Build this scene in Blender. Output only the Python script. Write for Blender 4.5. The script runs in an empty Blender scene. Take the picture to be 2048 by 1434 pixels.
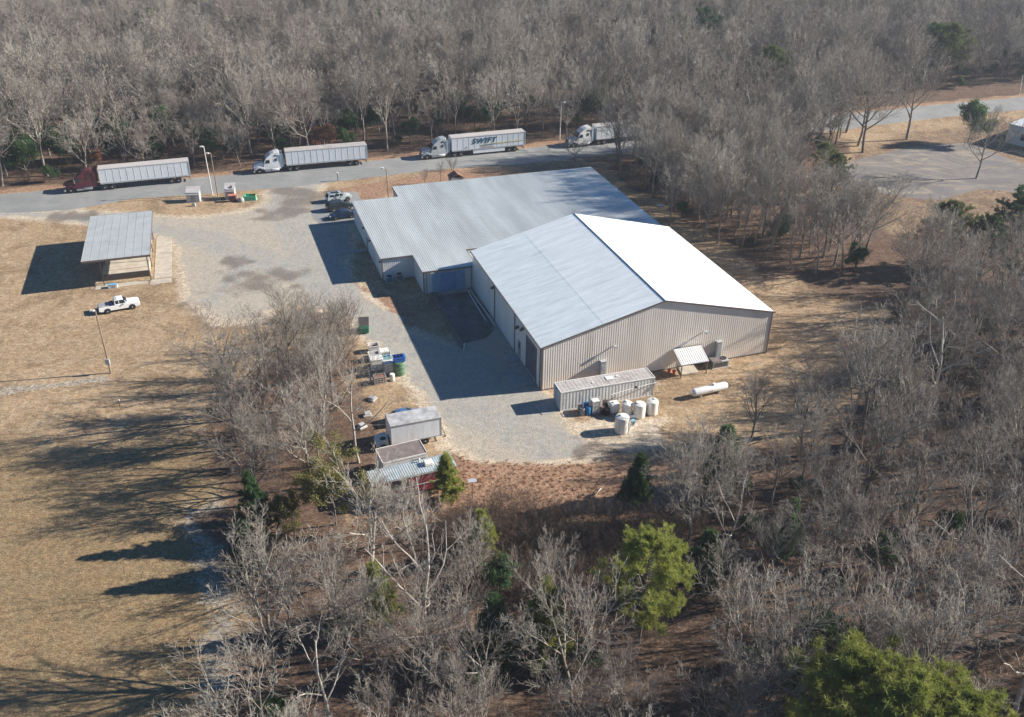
import bpy, bmesh, math, random
import numpy as np
from mathutils import Vector, Matrix
R = math.radians
random.seed(11); rng = np.random.default_rng(5)
scene = bpy.context.scene
# ---------------------------------------------------------------- camera
CAM_H = 61.0; PITCH = R(30.2); ROLL = R(0.7); F = 1855.0
cd = bpy.data.cameras.new('camera'); cam = bpy.data.objects.new('camera', cd)
scene.collection.objects.link(cam); scene.camera = cam
cd.sensor_width = 36; cd.lens = 36 * F / 2048; cd.clip_start = 1; cd.clip_end = 5000
cam.location = (0, 0, CAM_H)
cam.rotation_euler = (Matrix.Rotation(math.pi / 2 - PITCH, 3, 'X') @ Matrix.Rotation(ROLL, 3, 'Z')).to_euler()
# ---------------------------------------------------------------- world, sun, exposure
SUN_AZ, SUN_EL = R(10.8), R(26.4)          # azimuth counted from +X towards +Y
w = bpy.data.worlds.new('World'); scene.world = w; w.use_nodes = True
nt = w.node_tree; bgn = nt.nodes['Background']
sky = nt.nodes.new('ShaderNodeTexSky'); sky.sky_type = 'NISHITA'; sky.sun_disc = False
sky.sun_elevation = SUN_EL; sky.sun_rotation = math.pi / 2 - SUN_AZ
sky.air_density = 1.0; sky.dust_density = 0.2; sky.ozone_density = 5.0
hs = nt.nodes.new('ShaderNodeHueSaturation'); hs.inputs['Saturation'].default_value = 1.25
nt.links.new(sky.outputs[0], hs.inputs['Color']); nt.links.new(hs.outputs[0], bgn.inputs[0]); bgn.inputs[1].default_value = 0.05
sl = bpy.data.lights.new('sun', 'SUN'); sl.energy = 5.0; sl.angle = R(0.5); sl.color = (1.0, 0.93, 0.83)
so = bpy.data.objects.new('sun', sl); scene.collection.objects.link(so)
sv = Vector((math.cos(SUN_EL) * math.cos(SUN_AZ), math.cos(SUN_EL) * math.sin(SUN_AZ), math.sin(SUN_EL)))
so.rotation_euler = sv.to_track_quat('Z', 'Y').to_euler(); so.location = (60, 60, 120)
scene.view_settings.view_transform = 'Standard'; scene.view_settings.look = 'None'
scene.view_settings.exposure = 1.0; scene.view_settings.gamma = 1
scene.cycles.max_bounces = 5; scene.cycles.diffuse_bounces = 2; scene.cycles.glossy_bounces = 2
scene.cycles.transmission_bounces = 2; scene.cycles.transparent_max_bounces = 4
scene.cycles.caustics_reflective = False; scene.cycles.caustics_refractive = False
try: scene.cycles.use_denoising = True; scene.cycles.denoiser = 'OPENIMAGEDENOISE'; scene.cycles.denoising_prefilter = 'ACCURATE'
except Exception: pass
# ---------------------------------------------------------------- coordinates
def at(px, py, z=0.0):
    """ground (or height z) point that the photograph shows at px, py (2048 x 1434)"""
    a, b = px - 1024, py - 717
    X = a * math.cos(ROLL) + b * math.sin(ROLL); Y = -a * math.sin(ROLL) + b * math.cos(ROLL)
    c, s = math.cos(PITCH), math.sin(PITCH)
    d = (X / F, c - Y / F * s, -s - Y / F * c); t = (z - CAM_H) / d[2]
    return Vector((d[0] * t, d[1] * t, z))
def height_to(base, px, py):
    lo, hi = 0.0, 30.0
    for _ in range(40):
        m = (lo + hi) / 2
        if at(px, py, m).y > base.y: lo = m
        else: hi = m
    return lo
# ---------------------------------------------------------------- mesh builder
class MB:
    def __init__(s): s.v = []; s.f = []
    def add(s, vs, fs):
        n = len(s.v); s.v += [tuple(v) for v in vs]; s.f += [tuple(n + i for i in f) for f in fs]; return s
    def box(s, x0, x1, y0, y1, z0, z1, rz=0, c=None):
        vs = [(x, y, z) for z in (z0, z1) for y in (y0, y1) for x in (x0, x1)]
        if rz:
            cx, cy = c or ((x0 + x1) / 2, (y0 + y1) / 2); ca, sa = math.cos(rz), math.sin(rz)
            vs = [(cx + (x - cx) * ca - (y - cy) * sa, cy + (x - cx) * sa + (y - cy) * ca, z) for x, y, z in vs]
        return s.add(vs, [(0, 2, 3, 1), (4, 5, 7, 6), (0, 1, 5, 4), (2, 6, 7, 3), (0, 4, 6, 2), (1, 3, 7, 5)])
    def prism(s, poly, z0, z1):
        n = len(poly); f0 = z0 if callable(z0) else (lambda x, y: z0); f1 = z1 if callable(z1) else (lambda x, y: z1)
        vs = [(x, y, f0(x, y)) for x, y in poly] + [(x, y, f1(x, y)) for x, y in poly]
        return s.add(vs, [tuple(range(n))[::-1], tuple(range(n, 2 * n))] + [(i, (i + 1) % n, n + (i + 1) % n, n + i) for i in range(n)])
    def side(s, pts, y0, y1, inset=None):
        """side profile (x,z) extruded across y; inset(z) pulls the flank in"""
        n = len(pts); ins = inset or (lambda z: 0)
        vs = [(x, y0 + ins(z), z) for x, z in pts] + [(x, y1 - ins(z), z) for x, z in pts]
        return s.add(vs, [tuple(range(n)), tuple(range(n, 2 * n))[::-1]] + [(i, n + i, n + (i + 1) % n, (i + 1) % n) for i in range(n)])
    def tube(s, p0, p1, r0, r1=None, n=8, cap=True):
        r1 = r0 if r1 is None else r1
        p0, p1 = Vector(p0), Vector(p1); d = (p1 - p0).normalized()
        a = d.orthogonal().normalized(); b = d.cross(a); vs = []
        for p, r in ((p0, r0), (p1, r1)):
            for i in range(n):
                t = 2 * math.pi * i / n; vs.append(p + a * math.cos(t) * r + b * math.sin(t) * r)
        fs = [(i, (i + 1) % n, n + (i + 1) % n, n + i) for i in range(n)]
        if cap: fs += [tuple(range(n))[::-1], tuple(range(n, 2 * n))]
        return s.add(vs, fs)
    def path(s, pts, r, n=6):
        for a, b in zip(pts[:-1], pts[1:]): s.tube(a, b, r, r, n)
        return s
    def lathe(s, prof, c=(0, 0, 0), n=20, axis='z'):
        vs = []; m = len(prof)
        for r, h in prof:
            for i in range(n):
                t = 2 * math.pi * i / n; x, y = r * math.cos(t), r * math.sin(t)
                v = (x, y, h) if axis == 'z' else ((h, x, y) if axis == 'x' else (x, h, y))
                vs.append((v[0] + c[0], v[1] + c[1], v[2] + c[2]))
        fs = [(j * n + i, j * n + (i + 1) % n, (j + 1) * n + (i + 1) % n, (j + 1) * n + i) for j in range(m - 1) for i in range(n)]
        fs += [tuple(range(n))[::-1], tuple(range((m - 1) * n, m * n))]
        return s.add(vs, fs)
    def ribs(s, o, u, v, nrm, L, period, depth, a=0, b=1, prof=((0, 0), (.5, 0), (.6, 1), (.9, 1), (1, 0)), breaks=()):
        o, u, v, nrm = map(Vector, (o, u, v, nrm))
        fa = a if callable(a) else (lambda t: a); fb = b if callable(b) else (lambda t: b)
        ts = []; k = 0
        while k * period < L:
            for q, h in prof[:-1]:
                if (k + q) * period < L: ts.append(((k + q) * period, h))
            k += 1
        ts.append((L, 0)); out = []
        for t, h in ts:
            out.append((t, h))
        for bk in breaks:
            out += [(bk - 1e-4, 0), (bk + 1e-4, 0)]
        out.sort(); vs = []
        for t, h in out:
            p = o + u * t + nrm * (h * depth); vs += [p + v * fa(t), p + v * fb(t)]
        return s.add(vs, [(2 * i, 2 * i + 2, 2 * i + 3, 2 * i + 1) for i in range(len(out) - 1)])
    def build(s, name, mat, parent=None, bevel=0, smooth=False, seg=1):
        me = bpy.data.meshes.new(name); me.from_pydata(s.v, [], s.f)
        bm = bmesh.new(); bm.from_mesh(me); bmesh.ops.recalc_face_normals(bm, faces=bm.faces)
        if bevel:
            ed = [e for e in bm.edges if len(e.link_faces) == 2 and e.calc_face_angle(0) > .6]
            bmesh.ops.bevel(bm, geom=ed, offset=bevel, segments=seg, affect='EDGES', clamp_overlap=True)
        bm.to_mesh(me); bm.free()
        if smooth:
            me.polygons.foreach_set('use_smooth', [True] * len(me.polygons))
            try: me.set_sharp_from_angle(angle=R(40))
            except Exception: pass
        me.materials.append(mat)
        ob = bpy.data.objects.new(name, me); scene.collection.objects.link(ob)
        if parent: ob.parent = parent
        return ob
def thing(name, label, cat, loc=(0, 0, 0), rz=0, group=None):
    o = bpy.data.objects.new(name, None); scene.collection.objects.link(o)
    o.empty_display_size = .3
    o.location = (loc[0], loc[1], loc[2] if len(loc) > 2 else 0); o.rotation_euler = (0, 0, rz)
    o['label'] = label; o['category'] = cat
    if group: o['group'] = group
    return o
def tag(o, label, cat, group=None):
    o['label'] = label; o['category'] = cat
    if group: o['group'] = group
    return o
def kids(o): return [c for c in bpy.data.objects if c.parent == o]
def copy_tree(o, parent=None, top=True):
    c = o.copy(); scene.collection.objects.link(c); c.parent = parent
    for ch in kids(o): copy_tree(ch, c, False)
    return c
# ---------------------------------------------------------------- materials
def nodes(name):
    m = bpy.data.materials.new(name); m.use_nodes = True; t = m.node_tree
    return m, t, t.nodes['Principled BSDF']
def N(t, typ, **kw):
    n = t.nodes.new(typ)
    for k, v in kw.items(): setattr(n, k, v)
    return n
def noise(t, vec, scale, detail=3, rough=.6, dist=0):
    n = N(t, 'ShaderNodeTexNoise'); n.inputs['Scale'].default_value = scale; n.inputs['Detail'].default_value = detail
    n.inputs['Roughness'].default_value = rough; n.inputs['Distortion'].default_value = dist
    if vec is not None: t.links.new(vec, n.inputs['Vector'])
    return n.outputs[0]
def setin(t, sock, v):
    if isinstance(v, bpy.types.NodeSocket): t.links.new(v, sock)
    elif isinstance(v, (tuple, list)) and len(v) == 3 and sock.type == 'RGBA': sock.default_value = (*v, 1)
    else: sock.default_value = v
def mixc(t, fac, a, b, blend='MIX'):
    n = N(t, 'ShaderNodeMix', data_type='RGBA', blend_type=blend)
    setin(t, n.inputs['Factor'], fac); setin(t, n.inputs[6], a); setin(t, n.inputs[7], b); return n.outputs[2]
def math_(t, op, a, b=None, c=None, clamp=False):
    n = N(t, 'ShaderNodeMath', operation=op, use_clamp=clamp); setin(t, n.inputs[0], a)
    if b is not None: setin(t, n.inputs[1], b)
    if c is not None: setin(t, n.inputs[2], c)
    return n.outputs[0]
def ramp(t, fac, lo, hi, a=0.0, b=1.0):
    n = N(t, 'ShaderNodeMapRange', interpolation_type='SMOOTHSTEP'); t.links.new(fac, n.inputs[0])
    n.inputs[1].default_value = lo; n.inputs[2].default_value = hi; n.inputs[3].default_value = a; n.inputs[4].default_value = b
    return n.outputs[0]
def scalev(t, vec, s):
    n = N(t, 'ShaderNodeVectorMath', operation='MULTIPLY'); t.links.new(vec, n.inputs[0]); n.inputs[1].default_value = s; return n.outputs[0]
def mat(name, col, rough=.6, metal=0, var=.12, scale=1.5, dirt=None, dirt_amt=.35, streak=None, bump=0, spec=.4, rand=0, alpha=1, coat=0):
    m, t, p = nodes(name)
    co = N(t, 'ShaderNodeTexCoord').outputs['Object']
    vec = scalev(t, co, streak) if streak else co
    nz = noise(t, vec, scale, 5, .65)
    c = mixc(t, ramp(t, nz, .3, .7), tuple(x * (1 - var) for x in col), tuple(min(1, x * (1 + var)) for x in col))
    if dirt:
        d = noise(t, vec, scale * .45, 6, .7); c = mixc(t, ramp(t, d, .52, .72, 0, dirt_amt), c, dirt)
    if rand:
        oi = N(t, 'ShaderNodeObjectInfo').outputs['Random']
        c = mixc(t, 1.0, c, mixc(t, oi, (1 - rand,) * 3, (1 + rand,) * 3), 'MULTIPLY')
    setin(t, p.inputs['Base Color'], c); p.inputs['Roughness'].default_value = rough; p.inputs['Metallic'].default_value = metal
    p.inputs['Specular IOR Level'].default_value = spec
    if coat: p.inputs['Coat Weight'].default_value = coat; p.inputs['Coat Roughness'].default_value = .08
    if bump:
        b = N(t, 'ShaderNodeBump'); b.inputs['Strength'].default_value = bump; b.inputs['Distance'].default_value = .05
        t.links.new(noise(t, co, scale * 6, 4), b.inputs['Height']); t.links.new(b.outputs[0], p.inputs['Normal'])
    return m
M = {}
M['white_metal'] = mat('white_metal', (.72, .73, .72), .38, var=.05, dirt=(.42, .38, .32), dirt_amt=.3, streak=(1, 1, .25), scale=1.2)
M['trim_dark'] = mat('trim_dark', (.07, .06, .055), .5)
M['trim_brown'] = mat('trim_brown', (.16, .13, .11), .5)
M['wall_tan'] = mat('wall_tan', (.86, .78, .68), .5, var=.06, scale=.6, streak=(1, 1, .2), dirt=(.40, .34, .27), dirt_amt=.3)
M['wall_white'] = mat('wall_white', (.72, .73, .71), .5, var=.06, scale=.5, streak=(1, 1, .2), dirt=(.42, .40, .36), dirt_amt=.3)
M['roof_low'] = mat('roof_low', (.60, .63, .62), .42, .0, var=.16, scale=.35, streak=(1, .12, 1), dirt=(.33, .33, .33), dirt_amt=.45, spec=.6)
M['roof_west'] = mat('roof_west', (.84, .90, .88), .36, .0, var=.10, scale=1.0, streak=(.05, 1.6, 1), dirt=(.42, .45, .46), dirt_amt=.4, spec=.7)
M['roof_west_new'] = mat('roof_west_new', (.88, .93, .91), .34, .0, var=.09, scale=1.0, streak=(.05, 1.6, 1), dirt=(.50, .53, .54), dirt_amt=.35, spec=.7)
M['roof_east'] = mat('roof_east', (.80, .80, .79), .35, .0, var=.04, scale=.7, spec=.7)
M['door_blue'] = mat('door_blue', (.10, .30, .50), .5, dirt=(.09, .16, .24))
M['door_blue_light'] = mat('door_blue_light', (.19, .42, .58), .5, dirt=(.12, .2, .3))
M['door_navy'] = mat('door_navy', (.12, .13, .16), .5)
M['door_grey'] = mat('door_grey', (.30, .31, .32), .5)
M['concrete'] = mat('concrete', (.50, .44, .36), .85, var=.15, scale=.8, dirt=(.27, .22, .17), dirt_amt=.6, bump=.2)
M['concrete_grey'] = mat('concrete_grey', (.36, .36, .34), .85, var=.15, scale=.8, dirt=(.16, .15, .14), dirt_amt=.6, bump=.2)
M['steel'] = mat('steel', (.42, .43, .44), .4, .6, var=.1)
M['galv'] = mat('galv', (.50, .52, .53), .5, .2, var=.12, dirt=(.3, .27, .24))
M['black'] = mat('black', (.02, .02, .022), .6)
M['rubber'] = mat('rubber', (.025, .025, .027), .85)
M['rim'] = mat('rim', (.62, .62, .62), .35, .4)
M['glass'] = mat('glass', (.02, .03, .04), .08, var=0, spec=.8)
M['white_paint'] = mat('white_paint', (.80, .80, .79), .3, var=.03, coat=.5)
M['maroon'] = mat('maroon', (.095, .014, .026), .3, var=.08, coat=.5)
M['navy_paint'] = mat('navy_paint', (.015, .03, .07), .25, var=.05, coat=.6)
M['dark_paint'] = mat('dark_paint', (.02, .025, .035), .25, var=.05, coat=.6)
M['silver_paint'] = mat('silver_paint', (.50, .55, .56), .3, .1, var=.05, coat=.5)
M['blue_paint'] = mat('blue_paint', (.08, .15, .30), .3, var=.05, coat=.4)
M['trailer'] = mat('trailer', (.82, .85, .87), .4, .05, var=.05, dirt=(.5, .52, .53), dirt_amt=.4, streak=(1, 1, .3))
M['trailer_roof'] = mat('trailer_roof', (.50, .47, .45), .6, var=.10, dirt=(.30, .27, .26), dirt_amt=.7, streak=(.2, 1, 1))
M['chrome'] = mat('chrome', (.6, .6, .6), .2, .8)
M['plastic_white'] = mat('plastic_white', (.78, .76, .70), .45, var=.05, dirt=(.50, .44, .36), dirt_amt=.35)
M['tank_white'] = mat('tank_white', (.82, .80, .74), .4, var=.04, dirt=(.55, .48, .38), dirt_amt=.3, streak=(1, 1, .3))
M['cage'] = mat('cage', (.58, .56, .52), .5, .2, var=.15)
M['rust'] = mat('rust', (.22, .12, .08), .8, var=.3, scale=3)
M['green_dark'] = mat('green_dark', (.03, .24, .12), .5, var=.1)
M['green_light'] = mat('green_light', (.12, .50, .30), .5, var=.1)
M['green_drab'] = mat('green_drab', (.10, .19, .11), .5, var=.12)
M['blue_plastic'] = mat('blue_plastic', (.03, .14, .52), .4, var=.1)
M['cyan_plastic'] = mat('cyan_plastic', (.28, .55, .66), .4, var=.1)
M['drum_blue'] = mat('drum_blue', (.02, .19, .42), .4, var=.1)
M['grey_plastic'] = mat('grey_plastic', (.33, .33, .34), .6, var=.2)
M['box_side'] = mat('box_side', (.78, .80, .82), .45, var=.05, dirt=(.48, .48, .48), dirt_amt=.3, streak=(1, 1, .3))
M['box_roof'] = mat('box_roof', (.46, .46, .46), .5, .1, var=.3, scale=1.0, dirt=(.20, .17, .16), dirt_amt=.7)
M['tar_roof'] = mat('tar_roof', (.20, .165, .155), .85, var=.25, scale=1.5, dirt=(.11, .09, .085), dirt_amt=.6)
M['metal_roof'] = mat('metal_roof', (.46, .53, .55), .4, .05, var=.1, dirt=(.36, .42, .43), dirt_amt=.4, streak=(1, .2, 1))
M['red_paint'] = mat('red_paint', (.19, .02, .035), .5, var=.15)
M['container'] = mat('container', (.74, .73, .70), .55, var=.08, dirt=(.40, .33, .28), dirt_amt=.5, streak=(1, 1, .3), scale=1.5)
M['container_roof'] = mat('container_roof', (.43, .405, .39), .7, var=.15, dirt=(.22, .18, .16), dirt_amt=.6, scale=1.2)
M['container_end'] = mat('container_end', (.46, .58, .66), .5, var=.1)
M['shed_roof'] = mat('shed_roof', (.41, .43, .43), .55, .0, var=.07, dirt=(.27, .27, .28), dirt_amt=.6, scale=.5)
M['wood_pole'] = mat('wood_pole', (.26, .19, .13), .85, var=.25, scale=4, streak=(1, 1, .1))
M['pale_pole'] = mat('pale_pole', (.62, .60, .55), .7, var=.1)
M['orange'] = mat('orange', (.75, .10, .04), .5)
M['text_teal'] = mat('text_teal', (.01, .09, .14), .5)
M['stripe_teal'] = mat('stripe_teal', (.03, .26, .42), .5)
M['stripe_yellow'] = mat('stripe_yellow', (.62, .52, .10), .5)
M['stripe_red'] = mat('stripe_red', (.6, .22, .14), .5)
M['marking'] = mat('marking', (.42, .38, .26), .8, var=.3, scale=2)
M['text_grey'] = mat('text_grey', (.30, .27, .24), .6)
M['old_concrete'] = mat('old_concrete', (.12, .12, .115), .9, var=.3, scale=.5, dirt=(.27, .27, .25), dirt_amt=.8, bump=.2)
M['oil'] = mat('oil', (.12, .12, .12), .7)
# ---------------------------------------------------------------- ground
def vnoise(x, y, s, seed=0):
    x = x / s + seed * 17.3; y = y / s + seed * 9.1
    xi, yi = np.floor(x).astype(int), np.floor(y).astype(int); xf, yf = x - xi, y - yi
    def h(a, b):
        n = (a * 374761393 + b * 668265263 + seed * 974711) & 0x7fffffff
        n = ((n ^ (n >> 13)) * 1274126177) & 0x7fffffff
        return ((n ^ (n >> 16)) & 0xffff) / 65535.0
    u, v = xf * xf * (3 - 2 * xf), yf * yf * (3 - 2 * yf)
    return (h(xi, yi) * (1 - u) + h(xi + 1, yi) * u) * (1 - v) + (h(xi, yi + 1) * (1 - u) + h(xi + 1, yi + 1) * u) * v
def sdf(x, y, poly):
    """signed distance, positive inside"""
    d = np.full(x.shape, 1e9); ins = np.zeros(x.shape, bool); n = len(poly)
    for i in range(n):
        ax, ay = poly[i]; bx, by = poly[(i + 1) % n]; ex, ey = bx - ax, by - ay
        t = np.clip(((x - ax) * ex + (y - ay) * ey) / (ex * ex + ey * ey + 1e-9), 0, 1)
        d = np.minimum(d, np.hypot(x - ax - t * ex, y - ay - t * ey))
        c = ((ay > y) != (by > y)) & (x < (bx - ax) * (y - ay) / (by - ay + 1e-12) + ax); ins ^= c
    return np.where(ins, d, -d)
def W(pts): return [tuple(at(*p)[:2]) for p in pts]
ROAD_NEAR = [(-420, 40), (-160, 130), (-110, 147.0)] + W([(0, 427), (137, 420), (266, 397.5), (369, 391), (533, 379), (642, 367), (807, 346.5), (896, 338), (1100, 323.6), (1174, 313)]) + [(45, 200.5), (75.7, 211.4), (90.2, 217.7), (109.8, 225.4), (126.2, 230.7), (200, 258), (420, 345)]
ROAD_FAR = [(-420, 50), (-160, 141), (-110, 157.5)] + W([(0, 389), (90, 381), (379, 356.7), (471, 348), (733, 322.5), (801, 316), (1050, 296), (1101, 290)]) + [(45, 211.5), (75, 222.1), (90, 228), (107.6, 234.5), (131.5, 242.9), (200, 270), (420, 357)]
GRAVEL = W([(-60, 436), (0, 427), (100, 424), (150, 417), (160, 424), (230, 428), (330, 436), (420, 435), (480, 424), (530, 411), (541, 400), (533, 388), (560, 376), (640, 366), (636, 385), (628, 400), (640, 420), (700, 450),
                     (706, 470), (690, 520), (690, 566), (712, 572), (745, 600), (790, 632), (827, 667), (880, 690), (925, 702), (950, 640), (985, 640), (1040, 700), (1075, 780), (1110, 812), (1125, 840),
                     (1130, 870), (1180, 890), (1185, 912), (1080, 920), (960, 916), (905, 890), (885, 840), (850, 790), (810, 745), (770, 700), (715, 655), (640, 610), (560, 600), (520, 640), (440, 645), (380, 600),
                     (365, 520), (352, 478), (240, 455), (130, 440), (0, 430)])
SAND = W([(560, 600), (640, 610), (715, 655), (770, 700), (800, 760), (850, 850), (860, 900), (960, 925), (1080, 932), (1210, 925), (1350, 890), (1330, 840), (1120, 840), (1180, 890), (1080, 915), (960, 910), (905, 880), (900, 800), (820, 720), (740, 640), (600, 590)])
LITTER = [W([(905, 905), (960, 925), (1080, 930), (1200, 922), (1300, 915), (1400, 900), (1480, 900), (1440, 960), (1340, 1030), (1200, 1040), (900, 1060), (700, 1060), (740, 960), (850, 930)]),
          W([(700, 566), (720, 572), (800, 590), (835, 640), (835, 670), (790, 640), (745, 600)]),
          W([(640, 385), (700, 372), (900, 340), (1000, 338), (1100, 330), (1170, 335), (790, 385), (720, 405), (716, 385), (660, 392)])]
ISLAND = W([(150, 418), (266, 399), (369, 392), (470, 384), (533, 383), (541, 400), (530, 411), (480, 424), (420, 435), (330, 436), (230, 428), (160, 424)])
WOODS = [W([(1190, 318), (1330, 300), (1640, 262), (1700, 290), (1690, 330), (1600, 380), (1640, 430), (1800, 470), (2048, 420), (2200, 560), (2300, 1700), (200, 1800), (470, 1434), (480, 1250), (430, 1050), (400, 900), (470, 760), (620, 690), (700, 720), (745, 800), (750, 960), (700, 1040),
              (880, 1060), (1200, 1040), (1340, 1030), (1440, 960), (1500, 900), (1620, 880), (1740, 800), (1800, 700), (1760, 620), (1560, 560), (1430, 470), (1330, 420), (1240, 360)])]
CLEAR = W([(1560, 560), (1760, 620), (1800, 690), (1720, 790), (1600, 830), (1530, 760), (1560, 640)])
PALE = [W([(470, 1130), (480, 1000), (430, 980), (370, 1010), (380, 1080), (400, 1200), (420, 1300), (400, 1380), (470, 1434), (500, 1434), (480, 1250)]),
        W([(0, 778), (215, 752), (218, 762), (100, 776), (0, 790)]), W([(425, 708), (490, 697), (560, 690), (560, 700), (490, 709), (430, 718)])]
DULL = W([(1680, 300), (1800, 262), (2100, 222), (2500, 300), (2500, 600), (2048, 560), (1800, 470), (1640, 430), (1600, 370)])
STAINS = [(505, 560, 3.6), (470, 527, 1.8), (560, 545, 2.4), (600, 400, 4.2), (610, 388, 3.0), (585, 425, 3.6), (555, 380, 2.6), (395, 605, 1.6), (150, 432, 2.4), (620, 400, 2.5), (520, 575, 2.5), (1195, 897, 1.5)]
LANES = [(W([(-40, 428), (150, 446), (300, 462), (400, 476), (520, 515), (620, 556), (700, 628), (790, 700), (860, 765), (940, 825), (1040, 862), (1110, 895)]), 3.0),
         (W([(590, 372), (570, 420), (600, 480), (650, 560), (690, 610)]), 3.2), (W([(650, 470), (660, 540), (740, 640), (900, 720), (1010, 760), (1040, 860)]), 3.6), (W([(880, 730), (960, 790), (1080, 800)]), 3.5), (W([(420, 600), (480, 540), (440, 470)]), 1.2)]
xs = np.concatenate([[-2400, -1500, -900, -600, -450, -350, -280, -230], np.arange(-190, -92, 3.0), np.arange(-92, 92, .62), np.arange(92, 200, 2.5), [230, 280, 350, 450, 600, 900, 1500, 2400]])
ys = np.concatenate([[-900, -500, -250, -120, -60, -20, 0, 15, 28], np.arange(36, 130, .62), np.arange(130, 212, .8), np.arange(212, 300, 3.0), [310, 330, 360, 400, 450, 520, 620, 800, 1100, 1600, 2600]])
GX, GY = np.meshgrid(xs, ys)
def weights(GX, GY):
    e = (vnoise(GX, GY, 4, 1) - .5) * 3.0 + (vnoise(GX, GY, 1.4, 2) - .5) * 1.4
    sm = lambda d, w: np.clip(.5 + d / w, 0, 1)
    grav = sm(sdf(GX, GY, GRAVEL) + e * .55, 2.4)
    sand = sm(sdf(GX, GY, SAND) + e, 4)
    sand = np.maximum(sand, np.exp(-(sdf(GX, GY, GRAVEL) / 2.2) ** 2) * .75)
    lit = np.zeros_like(GX)
    for p in LITTER: lit = np.maximum(lit, sm(sdf(GX, GY, p) + e * .6, 2.5))
    wood = np.zeros_like(GX)
    for p in WOODS: wood = np.maximum(wood, sm(sdf(GX, GY, p) + e * 1.5, 6))
    far = np.interp(GX, [p[0] for p in ROAD_FAR], [p[1] for p in ROAD_FAR])
    wood = np.maximum(wood, sm(GY - far - 2.5 + e * .5, 2.5))
    wood = np.where(sdf(GX, GY, CLEAR) > 0, np.maximum(wood * .6, .35), wood)
    lit = np.maximum(lit, sm(1 - np.abs(GY - far - 1.8) / 1.8, 1) * (GY > far) * .8)
    wood = np.maximum(wood, .52 * sm(sdf(GX, GY, DULL) + e, 8))
    pale = np.zeros_like(GX)
    for i, p in enumerate(PALE): pale = np.maximum(pale, sm(sdf(GX, GY, p) + e * (.8 if i == 0 else .25), 5 if i == 0 else 1.2) * (.9 if i == 0 else 1))
    stain = np.zeros_like(GX)
    for px, py, r in STAINS:
        c = at(px, py); stain = np.maximum(stain, np.clip(1.35 - (np.hypot((GX - c.x) * .8, GY - c.y) + e * .8 + (vnoise(GX, GY, 2.2, 9) - .5) * 4.5) / (r * 1.15), 0, 1))
    lane = np.zeros_like(GX); dl = np.full(GX.shape, 30.0)
    for path, hw in LANES:
        for (ax, ay), (bx, by) in zip(path[:-1], path[1:]):
            ex, ey = bx - ax, by - ay; t = np.clip(((GX - ax) * ex + (GY - ay) * ey) / (ex * ex + ey * ey), 0, 1)
            d = np.hypot(GX - ax - t * ex, GY - ay - t * ey); dl = np.minimum(dl, d); lane = np.maximum(lane, np.clip(.5 + (hw - d + e * .5) / 2.5, 0, 1))
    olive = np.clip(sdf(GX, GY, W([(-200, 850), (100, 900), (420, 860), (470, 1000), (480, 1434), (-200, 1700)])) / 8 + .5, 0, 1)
    return grav, sand, lit, wood, pale, stain, olive, lane, np.clip(dl / 20, 0, 1)
def grid_mesh(name, X, Y, Z, wts, keep=None, mat_=None):
    ny, nx = X.shape; idx = np.arange(nx * ny).reshape(ny, nx)
    q = np.stack([idx[:-1, :-1], idx[:-1, 1:], idx[1:, 1:], idx[1:, :-1]], -1).reshape(-1, 4)
    if keep is not None: q = q[keep.reshape(-1)]
    used = np.unique(q); rm = np.full(nx * ny, -1); rm[used] = np.arange(len(used)); q = rm[q]
    me = bpy.data.meshes.new(name); me.vertices.add(len(used)); me.loops.add(q.size); me.polygons.add(len(q))
    co = np.stack([X.ravel(), Y.ravel(), np.broadcast_to(Z, X.shape).ravel()], -1)[used]
    me.vertices.foreach_set('co', co.ravel()); me.loops.foreach_set('vertex_index', q.ravel().astype(np.int32))
    me.polygons.foreach_set('loop_start', np.arange(0, q.size, 4, dtype=np.int32)); me.update(calc_edges=True)
    g, s, l, wd, p, st, ol, ln, dl = [a.ravel()[used] for a in wts]
    for nm, tri in (('m1', (g, s, l)), ('m2', (wd, p, st)), ('m3', (ol, ln, dl))):
        a = me.attributes.new(nm, 'FLOAT_COLOR', 'POINT'); a.data.foreach_set('color', np.stack([*tri, np.ones_like(g)], -1).ravel().astype(np.float32))
    me.materials.append(mat_); ob = bpy.data.objects.new(name, me); scene.collection.objects.link(ob); return ob
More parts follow.
